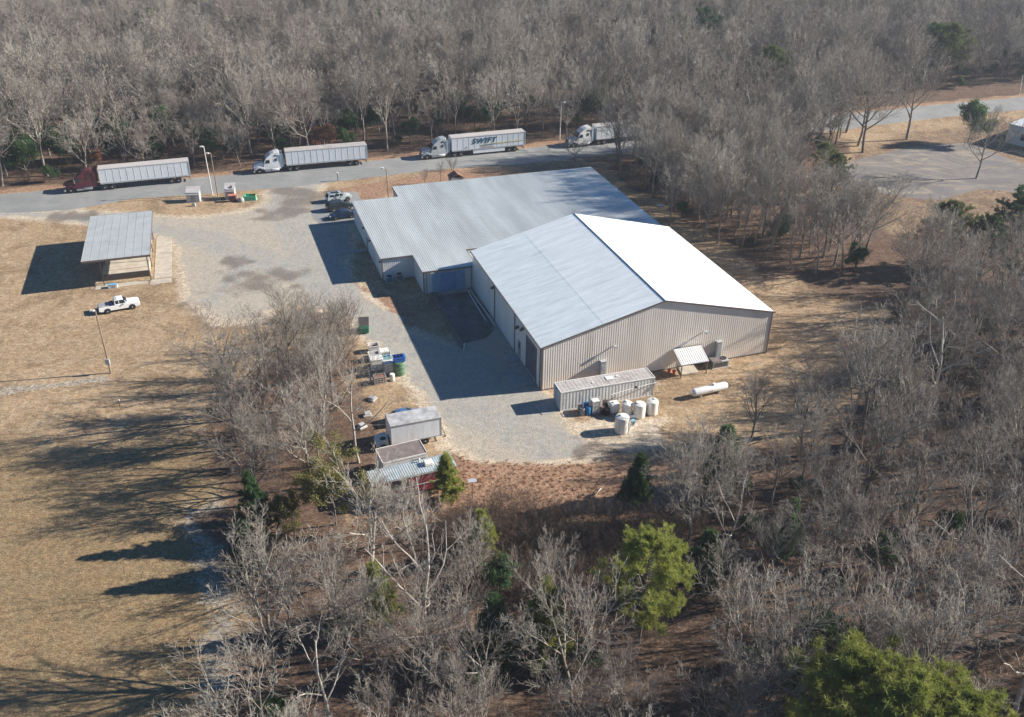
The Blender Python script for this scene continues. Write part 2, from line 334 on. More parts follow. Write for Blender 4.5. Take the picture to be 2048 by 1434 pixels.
def ground_material():
    m, t, p = nodes('ground_cover'); pos = N(t, 'ShaderNodeNewGeometry').outputs['Position']
    def att(nm):
        a = N(t, 'ShaderNodeAttribute', attribute_name=nm); s = N(t, 'ShaderNodeSeparateColor'); t.links.new(a.outputs['Color'], s.inputs[0]); return s.outputs
    a1, a2, a3 = att('m1'), att('m2'), att('m3')
    big = noise(t, pos, .06, 4, .6); mid = noise(t, pos, .45, 4, .65); fine = noise(t, pos, 2.6, 4, .75); vf = noise(t, pos, 6.5, 3, .8)
    blade = noise(t, scalev(t, pos, (1, 1.7, 1)), 3.6, 5, .8, 1.2)
    def wt0(s): return ramp(t, math_(t, 'ADD', s, math_(t, 'MULTIPLY', math_(t, 'SUBTRACT', mid, .5), .9)), .3, .7)
    grass = mixc(t, ramp(t, big, .35, .65), (.40, .28, .168), (.34, .235, .138))
    grass = mixc(t, ramp(t, mid, .35, .7), grass, (.42, .315, .205))
    patch = noise(t, scalev(t, pos, (1, .8, 1)), .16, 5, .7, .6)
    grass = mixc(t, ramp(t, patch, .46, .64, 0, .75), grass, (.225, .155, .095))
    grass = mixc(t, ramp(t, noise(t, scalev(t, pos, (.5, 1.1, 1)), .35, 5, .7, 2.0), .54, .7, 0, .6), grass, (.46, .37, .26))
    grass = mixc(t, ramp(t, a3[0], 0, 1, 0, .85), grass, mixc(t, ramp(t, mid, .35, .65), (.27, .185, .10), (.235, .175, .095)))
    gry = mixc(t, wt0(a3[1]), mixc(t, ramp(t, mid, .4, .6), (.47, .41, .33), (.42, .37, .30)), mixc(t, ramp(t, mid, .4, .6), (.345, .34, .315), (.39, .375, .34)))
    rutv = N(t, 'ShaderNodeCombineXYZ'); t.links.new(math_(t, 'ADD', math_(t, 'MULTIPLY', a3[2], 60.0), math_(t, 'MULTIPLY', big, 6.0)), rutv.inputs[0])
    rut = noise(t, rutv.outputs[0], 1.0, 3, .6)
    gry = mixc(t, math_(t, 'MULTIPLY', ramp(t, rut, .52, .66), ramp(t, mid, .3, .6)), gry, (.50, .46, .39)); gry = mixc(t, math_(t, 'MULTIPLY', ramp(t, rut, .46, .34), ramp(t, mid, .6, .3, 0, .6)), gry, (.25, .25, .235))
    trk = noise(t, scalev(t, pos, (.9, .35, 1)), .8, 5, .7, 2.2)
    gry = mixc(t, ramp(t, trk, .42, .62, 0, .75), gry, (.43, .385, .315))
    trk2 = noise(t, scalev(t, pos, (1, .3, 1)), 1.6, 4, .65, 2.5)
    gry = mixc(t, ramp(t, trk2, .55, .62, 0, .4), gry, (.25, .245, .225))
    snd = mixc(t, ramp(t, mid, .35, .65), (.60, .51, .395), (.50, .41, .305))
    ltr = mixc(t, ramp(t, fine, .4, .6), (.27, .155, .10), (.40, .265, .18))
    ltr = mixc(t, ramp(t, mid, .45, .65, 0, .6), ltr, (.26, .165, .10))
    wod = mixc(t, ramp(t, mid, .4, .62), (.11, .07, .05), (.15, .10, .072)); wod = mixc(t, ramp(t, fine, .5, .66, 0, .7), wod, (.27, .175, .115))
    ple = mixc(t, ramp(t, fine, .45, .62), (.30, .24, .17), (.46, .43, .375))
    def wt(sock, k=.55, lo=.38, hi=.62):
        x = math_(t, 'ADD', sock, math_(t, 'MULTIPLY', math_(t, 'SUBTRACT', fine, .5), k)); x = math_(t, 'ADD', x, math_(t, 'MULTIPLY', math_(t, 'SUBTRACT', mid, .5), k * .8))
        return ramp(t, x, lo, hi)
    c = mixc(t, wt(a2[1], 1.0), grass, ple)
    c = mixc(t, wt(a1[1], .9, .3, .75), c, snd); c = mixc(t, wt(a1[2], .7), c, ltr); c = mixc(t, wt(a2[0], .9, .3, .7), c, wod); c = mixc(t, wt(a1[0], .7, .3, .7), c, gry)
    c = mixc(t, math_(t, 'MULTIPLY', wt(a2[2], 1.2, .15, 1.0), .68), c, (.13, .105, .09))
    sp = ramp(t, blade, .36, .60, .50, 1.30); sp = mixc(t, math_(t, 'MULTIPLY', wt(a1[0], .7, .3, .7), .78), sp, (1, 1, 1)); c = mixc(t, 1.0, c, sp, 'MULTIPLY')
    gr = ramp(t, noise(t, pos, 1.5, 4, .75), .35, .65, .78, 1.2); gr = mixc(t, math_(t, 'MULTIPLY', wt(a1[0], .7, .3, .7), .6), gr, (1, 1, 1)); c = mixc(t, 1.0, c, gr, 'MULTIPLY')
    sp2 = ramp(t, vf, .25, .75, .74, 1.26); c = mixc(t, 1.0, c, sp2, 'MULTIPLY')
    setin(t, p.inputs['Base Color'], c); p.inputs['Roughness'].default_value = .95; p.inputs['Specular IOR Level'].default_value = .15
    b = N(t, 'ShaderNodeBump'); b.inputs['Strength'].default_value = .7; b.inputs['Distance'].default_value = .12
    t.links.new(math_(t, 'ADD', blade, math_(t, 'MULTIPLY', vf, .5)), b.inputs['Height']); t.links.new(b.outputs[0], p.inputs['Normal'])
    return m
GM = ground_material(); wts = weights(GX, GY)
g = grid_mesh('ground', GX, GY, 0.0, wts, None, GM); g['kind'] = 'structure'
cg = (wts[0][:-1, :-1] + wts[0][1:, 1:] + wts[0][1:, :-1] + wts[0][:-1, 1:]) / 4
g = grid_mesh('gravel_yard', GX, GY, 0.004, wts, cg > .42, GM); g['kind'] = 'structure'
def struct_poly(name, poly, z, m):
    b = MB(); b.add([(x, y, z) for x, y in poly], [tuple(range(len(poly)))]); o = b.build(name, m); o['kind'] = 'structure'; return o
# asphalt road, fading paint, gravelly edges
m, t, p = nodes('asphalt'); pos = N(t, 'ShaderNodeNewGeometry').outputs['Position']
c = mixc(t, ramp(t, noise(t, pos, .12, 5, .65, 1), .35, .65), (.225, .23, .225), (.285, .285, .275))
c = mixc(t, ramp(t, noise(t, scalev(t, pos, (.35, 1.2, 1)), .7, 5, .7, 1.5), .5, .68, 0, .45), c, (.18, .18, .175))
c = mixc(t, 1.0, c, ramp(t, noise(t, pos, 5, 3, .8), .3, .7, .88, 1.12), 'MULTIPLY')
setin(t, p.inputs['Base Color'], c); p.inputs['Roughness'].default_value = .9; M['asphalt'] = m
m, t, p = nodes('old_asphalt'); pos = N(t, 'ShaderNodeNewGeometry').outputs['Position']
c = mixc(t, ramp(t, noise(t, pos, .2, 5, .65, 1), .35, .65), (.15, .135, .13), (.20, .18, .165))
c = mixc(t, ramp(t, noise(t, scalev(t, pos, (.5, 1.3, 1)), .16, 6, .72, 1.8), .50, .62, 0, .55), c, (.38, .31, .21))
c = mixc(t, 1.0, c, ramp(t, noise(t, pos, 4, 3, .8), .3, .7, .85, 1.15), 'MULTIPLY')
setin(t, p.inputs['Base Color'], c); p.inputs['Roughness'].default_value = .9; M['old_asphalt'] = m
def jit(poly, a, step=2.0):
    out = []
    for (x0, y0), (x1, y1) in zip(poly[:-1], poly[1:]):
        n = max(1, int(math.hypot(x1 - x0, y1 - y0) / step))
        for i in range(n):
            q = i / n; x, y = x0 + (x1 - x0) * q, y0 + (y1 - y0) * q
            out.append((x, y + float(vnoise(np.array([x]), np.array([y]), 2.5, 7)[0] - .5) * a))
    return out + [poly[-1]]
rn, rf = jit(ROAD_NEAR, .8), jit(ROAD_FAR, .6)
xa = np.unique(np.concatenate([[p_[0] for p_ in rn], [p_[0] for p_ in rf]]))
yn = np.interp(xa, [p_[0] for p_ in rn], [p_[1] for p_ in rn]); yf = np.interp(xa, [p_[0] for p_ in rf], [p_[1] for p_ in rf])
b = MB(); b.add([(x, y, .008) for x, y in zip(xa, yn)] + [(x, y, .008) for x, y in zip(xa, yf)], [(i, i + 1, len(xa) + i + 1, len(xa) + i) for i in range(len(xa) - 1)])
o = b.build('road', M['asphalt']); o['kind'] = 'structure'
def road_mid(x): return float(np.interp(x, xa, (yn + yf) / 2))
def road_far(x): return float(np.interp(x, xa, yf))
def road_near(x): return float(np.interp(x, xa, yn))
struct_poly('parking_pad', W([(630, 408), (650, 392), (680, 384), (713, 383), (724, 402), (712, 446), (642, 452), (622, 430)]), .008, M['asphalt'])
LOT = W([(1600, 352), (1690, 325), (1830, 292), (1935, 284), (2300, 430), (2300, 500), (2120, 392), (1960, 378), (1880, 400), (1840, 398), (1720, 380)])
struct_poly('parking_lot', LOT, .006, M['old_asphalt'])
b = MB()
for i in range(7):
    a_, c_ = at(1880 - i * 22, 287 + i * 9), at(1960 - i * 14, 318 + i * 8)
    d = (c_ - a_).normalized(); n_ = Vector((-d.y, d.x, 0)) * .07
    b.add([(q.x, q.y, .011) for q in (a_ - n_, c_ - n_, c_ + n_, a_ + n_)], [(0, 1, 2, 3)])
o = b.build('parking_markings', M['marking']); o['kind'] = 'structure'
# ---------------------------------------------------------------- warehouse (B frame: x along the gable, y along the ridge)
BY = R(18.69); BX, BYY = 3.65, 97.0
def Bw(x, y, z=0):
    return Vector((BX + x * math.cos(BY) - y * math.sin(BY), BYY + x * math.sin(BY) + y * math.cos(BY), z))
WD, LN, H1, H2 = 31.78, 30.1, 6.1, 10.05; RX = WD / 2; SL = math.hypot(RX, H2 - H1)
def topz(x): return H1 + (H2 - H1) * (1 - abs(x - RX) / RX)
wh = thing('warehouse', 'large tan ribbed-metal warehouse whose gabled roof has one dazzling white slope', 'warehouse', (BX, BYY, 0), BY)
b = MB(); b.add([(x, y, z) for y in (.06, LN - .06) for x, z in ((.06, 0), (WD - .06, 0), (WD - .06, H1 - .05), (RX, H2 - .05), (.06, H1 - .05))],
                [(0, 1, 2, 3, 4), (9, 8, 7, 6, 5), (0, 5, 6, 1), (1, 6, 7, 2), (4, 3, 8, 9), (0, 4, 9, 5), (2, 7, 8, 3)])
b.build('wall_core', M['wall_white'], wh)
b = MB().ribs((0, .0, 0), (1, 0, 0), (0, 0, 1), (0, -1, 0), WD, .305, .013, .02, lambda x: topz(x) - .04, prof=((0, 0), (.46, 0), (.56, 1), (.90, 1), (1, 0)))
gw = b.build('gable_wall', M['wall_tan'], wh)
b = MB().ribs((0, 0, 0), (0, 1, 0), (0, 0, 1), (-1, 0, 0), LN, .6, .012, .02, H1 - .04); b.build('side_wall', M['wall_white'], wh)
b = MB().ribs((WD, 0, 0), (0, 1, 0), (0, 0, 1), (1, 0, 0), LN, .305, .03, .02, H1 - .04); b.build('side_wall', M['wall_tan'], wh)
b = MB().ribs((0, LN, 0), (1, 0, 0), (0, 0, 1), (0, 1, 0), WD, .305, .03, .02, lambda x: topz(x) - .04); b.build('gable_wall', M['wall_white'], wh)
OV = .18; uS = Vector((RX, 0, H2 - H1)).normalized(); nS = Vector((-uS.z, 0, uS.x)); uE = Vector((-RX, 0, H2 - H1)).normalized(); nE = Vector((uS.z, 0, uS.x))
rp = ((0, 0), (.62, 0), (.70, 1), (.86, 1), (.94, 0), (1, 0))
b = MB().ribs((0, -OV, H1 + .03), (0, 1, 0), uS, nS, LN + 2 * OV, .305, .026, -.25, SL * .5 + .1, rp); b.build('roof_panel', M['roof_west'], wh)
b = MB().ribs(Vector((0, -OV, H1 + .03)) + nS * .008, (0, 1, 0), uS, nS, LN + 2 * OV, .305, .026, SL * .5 - .12, SL, rp); b.build('roof_panel', M['roof_west_new'], wh)
b = MB().ribs((WD, -OV, H1 + .03), (0, 1, 0), uE, nE, LN + 2 * OV, .305, .026, -.25, SL, rp); b.build('roof_panel', M['roof_east'], wh)
b = MB().tube((RX, -OV - .02, H2 + .06), (RX, LN + OV, H2 + .06), .06, n=6); b.build('ridge_cap', M['trim_brown'], wh)
b = MB()
for s, x0 in ((1, 0), (-1, WD)):
    a_ = Vector((x0 - s * .25, 0, H1 - .12)); c_ = Vector((RX, 0, H2 - .06))
    vs = [(p_.x, y_, p_.z + dz) for p_ in (a_, c_) for y_ in (-OV - .03, -OV + .03) for dz in (0, .20)]
    b.add(vs, [(0, 1, 3, 2), (4, 6, 7, 5), (0, 4, 5, 1), (2, 3, 7, 6), (1, 5, 7, 3), (0, 2, 6, 4)])
b.build('rake_trim', M['trim_brown'], wh)
b = MB().box(-.34, -.20, -OV, LN + OV, H1 - .14, H1 - .02); b.build('gutter', M['trim_brown'], wh)
b = MB().box(WD + .20, WD + .34, -OV, LN + OV, H1 - .14, H1 - .02); b.build('gutter', M['trim_brown'], wh)
for x in (-.03, WD - .11):
    b = MB().box(x, x + .14, -.075, .07, 0, H1 - .1); b.build('corner_trim', M['trim_brown'], wh)
b = MB().box(-.05, WD + .05, -.065, -.052, 0, .16); b.build('base_trim', M['trim_brown'], wh)
for y in (18.9, 10.05, .30):
    b = MB().path([(-.14, y, .1), (-.14, y, H1 - .35), (-.27, y, H1 - .1)], .065, 6); b.build('downspout', M['trim_dark'], wh)
b = MB().box(-.05, -.016, 2.0, 5.6, .32, 4.6)
for k in range(14): b.box(-.066, -.05, 2.03, 5.57, .38 + k * .3, .38 + k * .3 + .24)
rd = b.build('rollup_door', M['door_navy'], wh)
b = MB().box(-.09, -.016, 1.86, 2.0, .1, 4.75).box(-.09, -.016, 5.6, 5.74, .1, 4.75).box(-.09, -.016, 1.86, 5.74, 4.75, 4.9); b.build('door_frame', M['trim_brown'], rd)
b = MB().box(-.05, -.016, 7.85, 8.95, .32, 2.6); dr = b.build('door', M['door_grey'], wh)
b = MB().box(-.064, -.05, 8.1, 8.7, 1.5, 2.3); b.build('window', M['glass'], dr)
b = MB().box(-.11, -.05, 8.75, 8.82, 1.25, 1.4); b.build('handle', M['steel'], dr)
for y, z in ((19.3, 5.1), (8.8, 4.3), (6.9, 5.0)):
    b = MB().box(-.28, -.016, y - .16, y + .16, z, z + .28); b.add([(-.55, y - .2, z + .02), (-.55, y + .2, z + .02), (-.2, y + .2, z + .3), (-.2, y - .2, z + .3), (-.5, y - .2, z - .1), (-.5, y + .2, z - .1), (-.2, y + .2, z), (-.2, y - .2, z)], [(0, 1, 2, 3), (4, 5, 1, 0), (7, 6, 5, 4), (3, 2, 6, 7), (0, 3, 7, 4), (1, 5, 6, 2)])
    b.build('wall_lamp', M['trim_dark'], wh)
for x in (9.45, 22.0):
    b = MB().box(x - .09, x + .09, -.45, -.05, 4.78, 4.92).box(x - .2, x + .2, -.6, -.35, 4.72, 4.98); b.build('wall_lamp', M['galv'], wh)
for x, z0, z1 in ((7.95, .3, 3.05), (24.15, .3, 3.15)):
    b = MB().box(x - .33, x + .33, -.62, -.05, z0, z1).box(x - .36, x + .36, -.66, -.05, z1, z1 + .06)
    for k in range(5): b.box(x - .27, x + .27, -.64, -.62, z1 - 1.1 + k * .13, z1 - 1.04 + k * .13)
    v_ = b.build('vent_duct', M['galv'], wh)
# awning over the gable door
aw = MB().ribs((17.75, -.08, 2.95), (1, 0, 0), Vector((0, -2.45, -1.05)).normalized(), Vector((0, -.39, .92)), 3.9, .3, .035, 0, 2.66)
aw.box(17.73, 21.67, -2.5, -2.42, 1.80, 1.92)
an = aw.build('awning', M['roof_east'], wh)
b = MB(); b.tube((17.72, -.1, 2.9), (17.72, -2.5, 1.84), .05, n=4).tube((21.68, -.1, 2.9), (21.68, -2.5, 1.84), .05, n=4).tube((17.7, -2.46, 1.8), (21.7, -2.46, 1.8), .05, n=4).tube((17.7, -.1, 2.95), (21.7, -.1, 2.95), .05, n=4)
b.build('frame', M['trim_brown'], an)
for x in (17.9, 21.5):
    b = MB().box(x - .05, x + .05, -2.5, -2.4, 0, 1.8); b.build('post', M['trim_brown'], an)
    b = MB().tube((x, -2.45, .9), (x, -.1, 1.7), .025, n=4); b.build('brace', M['trim_brown'], an)
b = MB().box(19.2, 20.2, -.11, -.055, .05, 2.15); d2 = b.build('door', M['white_metal'], wh)
b = MB().box(19.28, 19.36, -.16, -.11, 1.0, 1.12); b.build('handle', M['steel'], d2)
def slab(name, label, poly, z, m, cat='slab'):
    b = MB().prism(poly, 0, z); return tag(b.build(name, m, bevel=.01), label, cat)
Bp = lambda pts: [tuple(Bw(x, y)[:2]) for x, y in pts]
slab('concrete_ramp', 'pale concrete ramp in front of the dark roll-up door of the warehouse', Bp([(-.1, 5.9), (-.1, 1.7), (-2.7, 1.6), (-3.2, 5.4)]), .12, M['concrete_grey'], 'ramp')
slab('door_step', 'small concrete step below the grey door beside the roll-up door', Bp([(-.1, 9.2), (-.1, 7.5), (-1.9, 7.5), (-1.9, 9.2)]), .18, M['concrete_grey'], 'step')
slab('door_step', 'broken concrete step under the ribbed awning on the gable wall', Bp([(18.7, -.15), (20.9, -.15), (20.7, -2.0), (18.3, -1.9)]), .14, M['concrete'], 'step')
# packaged AC unit by the gable
hv = thing('air_conditioner', 'low boxy air conditioning unit with round fan beside the awning on the gable', 'air conditioner', tuple(Bw(24.0, -1.1)), BY)
MB().box(-1.15, 1.15, -.65, .65, .05, 1.0).build('body', M['galv'], hv, bevel=.03)
b = MB().lathe([(.42, 1.0), (.42, 1.1), (.36, 1.1), (.36, 1.03)], (.6, 0, 0), 20); b.build('fan_ring', M['trim_dark'], hv)
b = MB()
for k in range(8): b.box(-1.17 + .0, -1.15, -.55 + k * .14, -.47 + k * .14, .2, .85)
for k in range(10): b.box(-1.0 + k * .2, -.88 + k * .2, -.67, -.65, .2, .85)
b.build('grille', M['trim_dark'], hv)
MB().box(-1.15, 0.1, -.66, .66, 1.0, 1.05).build('lid', M['tar_roof'], hv)
MB().box(-1.3, 1.3, -.8, .8, 0, .06).build('pad', M['concrete'], hv)
# orange cones / cans near the awning
for k, (x, y, lb) in enumerate(((17.0, -.9, 'orange bucket against the gable wall, farther from the awning post'), (17.5, -1.3, 'orange bucket standing right beside the left awning post'))):
    o = MB().lathe([(.16, 0), (.22, .5), (.24, .52), (.24, .56), (.20, .56), (.18, .5)], n=14).build('bucket', M['orange'], smooth=True); o.location = Bw(x, y); tag(o, lb, 'bucket')
# ---------------------------------------------------------------- low building
lb = thing('low_building', 'long low building with flat striped ribbed-metal roof behind the warehouse', 'building', (BX, BYY, 0), BY)
FP = [(-12.3, 36.8), (-7.4, 36.8), (-7.4, 30.5), (.6, 30.5), (.6, 36.5), (33.9, 36.5), (33.9, 66.6), (-4.2, 66.6), (-4.2, 61.4), (-12.3, 61.4)]
rz_ = lambda y: 3.62 + .006 * (y - 30)
def inset(poly, d):
    n = len(poly); out = []
    for i in range(n):
        p0, p1, p2 = Vector(poly[i - 1]), Vector(poly[i]), Vector(poly[(i + 1) % n])
        a_ = (p1 - p0).normalized(); c_ = (p2 - p1).normalized(); n1 = Vector((-a_.y, a_.x)); n2 = Vector((-c_.y, c_.x))
        out.append(tuple(p1 + (n1 + n2) * d))
    return out
MB().prism(inset(FP, .05), 0, lambda x, y: rz_(y) - .1).build('wall_core', M['wall_white'], lb)
def lowfront(x): return 36.65 if x < -7.55 else (30.35 if x < .7 else 36.35)
def lowback(x): return 61.55 if x < -4.35 else 66.75
vv = Vector((0, 1, .006))
b = MB().ribs((-12.5, 0, 3.62 - .18 + .02), (1, 0, 0), vv, (0, 0, 1), 46.6, .333, .055, lambda t: lowfront(-12.5 + t), lambda t: lowback(-12.5 + t),
              ((0, 0), (.42, 0), (.56, 1), (.66, 1), (.80, 0), (1, 0)), (4.95, 8.15, 13.2))
b.build('roof', M['roof_low'], lb)
edges = [((-12.5, 36.65), (-7.55, 36.65)), ((-7.55, 30.35), (.7, 30.35)), ((-12.5, 36.65), (-12.5, 61.55)), ((-7.55, 30.35), (-7.55, 36.65)), ((.7, 30.35), (.7, 36.35)), ((.7, 36.35), (34.1, 36.35)), ((34.1, 36.35), (34.1, 66.75)), ((-4.35, 66.75), (34.1, 66.75)), ((-12.5, 61.55), (-4.35, 61.55)), ((-4.35, 61.55), (-4.35, 66.75))]
b = MB()
for (x0, y0), (x1, y1) in edges:
    za, zb = rz_(y0), rz_(y1); hx, hy = (.04, 0) if x0 == x1 else (0, .04); ex = 0 if x0 == x1 else .03
    vs = [(x0 - hx - ex, y0 - hy, za - .20), (x1 - hx + ex, y1 - hy, zb - .20), (x1 + hx + ex, y1 + hy, zb - .20), (x0 + hx - ex, y0 + hy, za - .20)]
    vs += [(x, y, z + .215) for x, y, z in vs]; b.add(vs, [(3, 2, 1, 0), (4, 5, 6, 7), (0, 1, 5, 4), (1, 2, 6, 5), (2, 3, 7, 6), (3, 0, 4, 7)])
b.build('fascia', M['trim_brown'], lb)
for o_, u_, n_, L_ in (((-12.3, 36.8, 0), (1, 0, 0), (0, -1, 0), 4.9), ((-7.4, 30.5, 0), (1, 0, 0), (0, -1, 0), 8.0), ((-12.3, 36.8, 0), (0, 1, 0), (-1, 0, 0), 24.6), ((-7.4, 30.5, 0), (0, 1, 0), (-1, 0, 0), 6.3), ((-4.2, 61.4, 0), (0, 1, 0), (-1, 0, 0), 5.2), ((.6, 36.5, 0), (1, 0, 0), (0, -1, 0), 33.3)):
    sw = u_[1] == 1
    b = MB().ribs(o_, u_, (0, 0, 1), n_, L_, .305, .022 if sw else .02, .02, 3.45, prof=((0, 0), (.46, 0), (.56, 1), (.90, 1), (1, 0)))
    b.build('wall', M['wall_white'], lb)
for x, y in ((-12.36, 36.72), (-7.46, 30.42)):
    MB().box(x, x + .12, y, y + .12, 0, 3.5).build('corner_trim', M['trim_brown'], lb)
MB().path([(-7.0, 30.36, 0), (-7.0, 30.36, 3.3)], .045).build('downspout', M['trim_brown'], lb)
MB().path([(-.15, 30.36, .0), (-.15, 30.36, 3.4)], .045).build('downspout', M['trim_brown'], lb)
b = MB().box(-4.85, -2.5, 30.30, 30.36, .1, 3.2); sd = b.build('sliding_door', M['door_blue'], lb)
for xa_, xb_ in ((-6.1, -4.87), (-2.48, -1.1)):
    b = MB().box(xa_, xb_, 30.36, 30.42, .1, 3.15)
    for k in range(4): b.box(xa_ + .1 + k * .3, xa_ + .12 + k * .3, 30.35, 30.36, .15, 3.1)
    b.build('sliding_door', M['door_blue_light'], lb)
MB().box(-6.4, -.9, 30.20, 30.30, 3.22, 3.34).build('door_rail', M['galv'], lb)
MB().box(-5.0, -1.2, 29.5, 30.28, 0, .16).build('sill', M['concrete_grey'], lb)
for y in (48.9, 43.2):
    b = MB().box(-12.40, -12.33, y - .5, y + .5, .1, 2.2); d_ = b.build('door', M['door_grey'] if y > 45 else M['white_metal'], lb)
    MB().box(-12.46, -12.40, y - .4, y - .3, 1.0, 1.12).build('handle', M['steel'], d_)
for y in (51.5, 46.0, 37.5):
    MB().box(-12.6, -12.33, y - .12, y + .12, 2.7, 2.95).build('wall_lamp', M['trim_dark'], lb)
def walk(name, lab, p0, p1, w_, z=.1, m='concrete_grey', cat='walkway'):
    p0, p1 = Vector(p0[:2]), Vector(p1[:2]); d_ = (p1 - p0).normalized(); n_ = Vector((-d_.y, d_.x)) * w_ / 2
    return slab(name, lab, [tuple(q) for q in (p0 - n_, p1 - n_, p1 + n_, p0 + n_)], z, M[m], cat)
walk('walkway', 'narrow concrete walkway crossing the shade to a door of the low building', Bw(-16.6, 49.0), Bw(-12.6, 48.9), 1.0)
for k, (px, py) in enumerate(((779, 564), (799, 559))):
    c_ = at(px, py); u_ = thing('air_conditioner', ['pale square condenser unit with fan on top, nearer the outer corner of the low building', 'dark rusty condenser unit with fan on top, nearer the inner corner of the low building'][k], 'air conditioner', tuple(c_), BY, 'condenser units beside the low building')
    MB().box(-.48, .48, -.42, .42, .06, .95).build('body', M['door_blue_light'] if k == 0 else M['galv'], u_, bevel=.04)
    MB().lathe([(.38, .95), (.38, 1.03), (.32, 1.03), (.30, .97)], n=18).build('fan_ring', M['black'], u_)
    b = MB()
    for q in range(7): b.box(-.42 + q * .125, -.36 + q * .125, -.44, -.42, .15, .85)
    b.build('grille', M['trim_dark'], u_); MB().box(-.6, .6, -.55, .55, 0, .06).build('pad', M['concrete'], u_)
# loading dock: sunken-looking concrete apron between kerb walls, pipes beside it
slab('dock_apron', 'stained dark concrete loading apron below the blue sliding doors', Bp([(-6.0, 29.2), (-1.0, 29.2), (-1.0, 16.5), (-2.6, 14.8), (-6.0, 14.2)]), .015, M['old_concrete'], 'apron')
slab('dock_wall', 'long low concrete retaining wall on the open side of the loading apron', Bp([(-6.6, 29.9), (-6.25, 29.9), (-6.3, 12.8), (-6.55, 12.8)]), .38, M['old_concrete'], 'wall')
slab('dock_wall', 'low concrete kerb between the loading apron and the warehouse wall', Bp([(-.95, 28.8), (-.65, 28.8), (-.75, 17.5), (-.95, 17.5)]), .15, M['old_concrete'], 'wall')
o = MB().tube((0, 0, 0), (.15, 0, 1.15), .09, n=8).build('bollard', M['pale_pole']); o.location = Bw(-6.4, 12.5); tag(o, 'white leaning bollard at the open end of the long dock wall', 'bollard')
for k, (x0, y0, x1, y1, lab) in enumerate(((-.75, 29.2, -.45, 17.6, 'long white pipe lying along the warehouse wall, touching the wall'), (-1.1, 29.4, -1.3, 19.2, 'shorter white pipe lying beside the long one at the warehouse wall'))):
    a_, c_ = Bw(x0, y0, .32), Bw(x1, y1, .30); o = MB().tube(a_, c_, .08, n=8).build('pipe', M['white_metal']); tag(o, lab, 'pipe')
o = MB().path([Bw(-1.2, 29.6, 0), Bw(-1.2, 29.6, 1.9), Bw(-1.2, 29.9, 2.0)], .05).build('standpipe', M['pale_pole']); tag(o, 'slim white standpipe at the corner of the loading dock', 'pipe')
# ---------------------------------------------------------------- open pole shed on the left
S0 = Vector((-62.95, 123.4, 0)); SY = R(17.8)
sh = thing('open_shed', 'flat grey roofed open shed standing on steel posts over a concrete platform', 'shed', tuple(S0), SY)
z0 = 4.45
b = MB().box(0, 9.55, 0, 18.6, z0, z0 + .12)
for k in range(9): b.box(.02 + k * 1.19, .05 + k * 1.19, 0, 18.6, z0 + .12, z0 + .145)
b.build('roof', M['shed_roof'], sh)
MB().box(-.05, 9.6, -.05, 0, z0 - .12, z0 + .14).box(-.05, 0, 0, 18.6, z0 - .12, z0 + .14).box(9.55, 9.6, 0, 18.6, z0 - .12, z0 + .14).box(-.05, 9.6, 18.6, 18.65, z0 - .12, z0 + .14).build('fascia', M['trim_brown'], sh)
for y in (.4, 6.2, 12.2, 18.2):
    MB().box(.2, 9.4, y - .07, y + .07, z0 - .35, z0 - .02).build('beam', M['trim_brown'], sh)
for x in (2.3, 8.9):
    for y in (.9, 6.2, 12.2, 17.7):
        MB().box(x - .08, x + .08, y - .08, y + .08, 0, z0 - .3).build('post', M['trim_brown'], sh)
MB().box(2.0, 8.7, 2.6, 17.0, 0, 1.0).build('platform', M['concrete'], sh, bevel=.02)
MB().box(2.0, 8.72, 2.55, 2.6, 0, 1.02).build('platform_edge', M['trim_dark'], sh)
MB().box(1.95, 2.0, 2.55, 17.0, 0, 1.02).build('platform_edge', M['rust'], sh)
MB().box(2.1, 8.6, 4.0, 4.06, 1.0, 1.03).box(2.1, 8.6, 9.0, 9.06, 1.0, 1.03).build('joint', M['trim_dark'], sh)
for (x0, x1, y0, y1, lab) in ((9.3, 11.9, 1.2, 17.5, 'long worn concrete strip along the sunny side of the open shed'), (8.7, 11.9, -.8, 1.0, 'short broken concrete slab at the near sunny corner of the open shed'), (1.0, 8.4, -.3, 1.2, 'cracked concrete strip in front of the open shed platform')):
    ca, sa = math.cos(SY), math.sin(SY)
    poly = [(S0.x + x * ca - y * sa, S0.y + x * sa + y * ca) for x, y in ((x0, y0), (x1, y0 + .2), (x1 - .1, y1), (x0 + .1, y1))]
    slab('concrete_slab', lab, poly, .05, M['concrete'])
c_ = at(226, 575); u_ = thing('utility_box', 'small white utility box on the ground in front of the open shed', 'utility box', tuple(c_), SY)
MB().box(-.65, .65, -.3, .3, 0, .5).build('body', M['white_metal'], u_, bevel=.03); MB().box(-.68, .68, -.33, .33, .5, .55).build('lid', M['door_blue_light'], u_)
MB().box(-.1, .35, -.32, -.30, .12, .35).build('panel', M['steel'], u_)
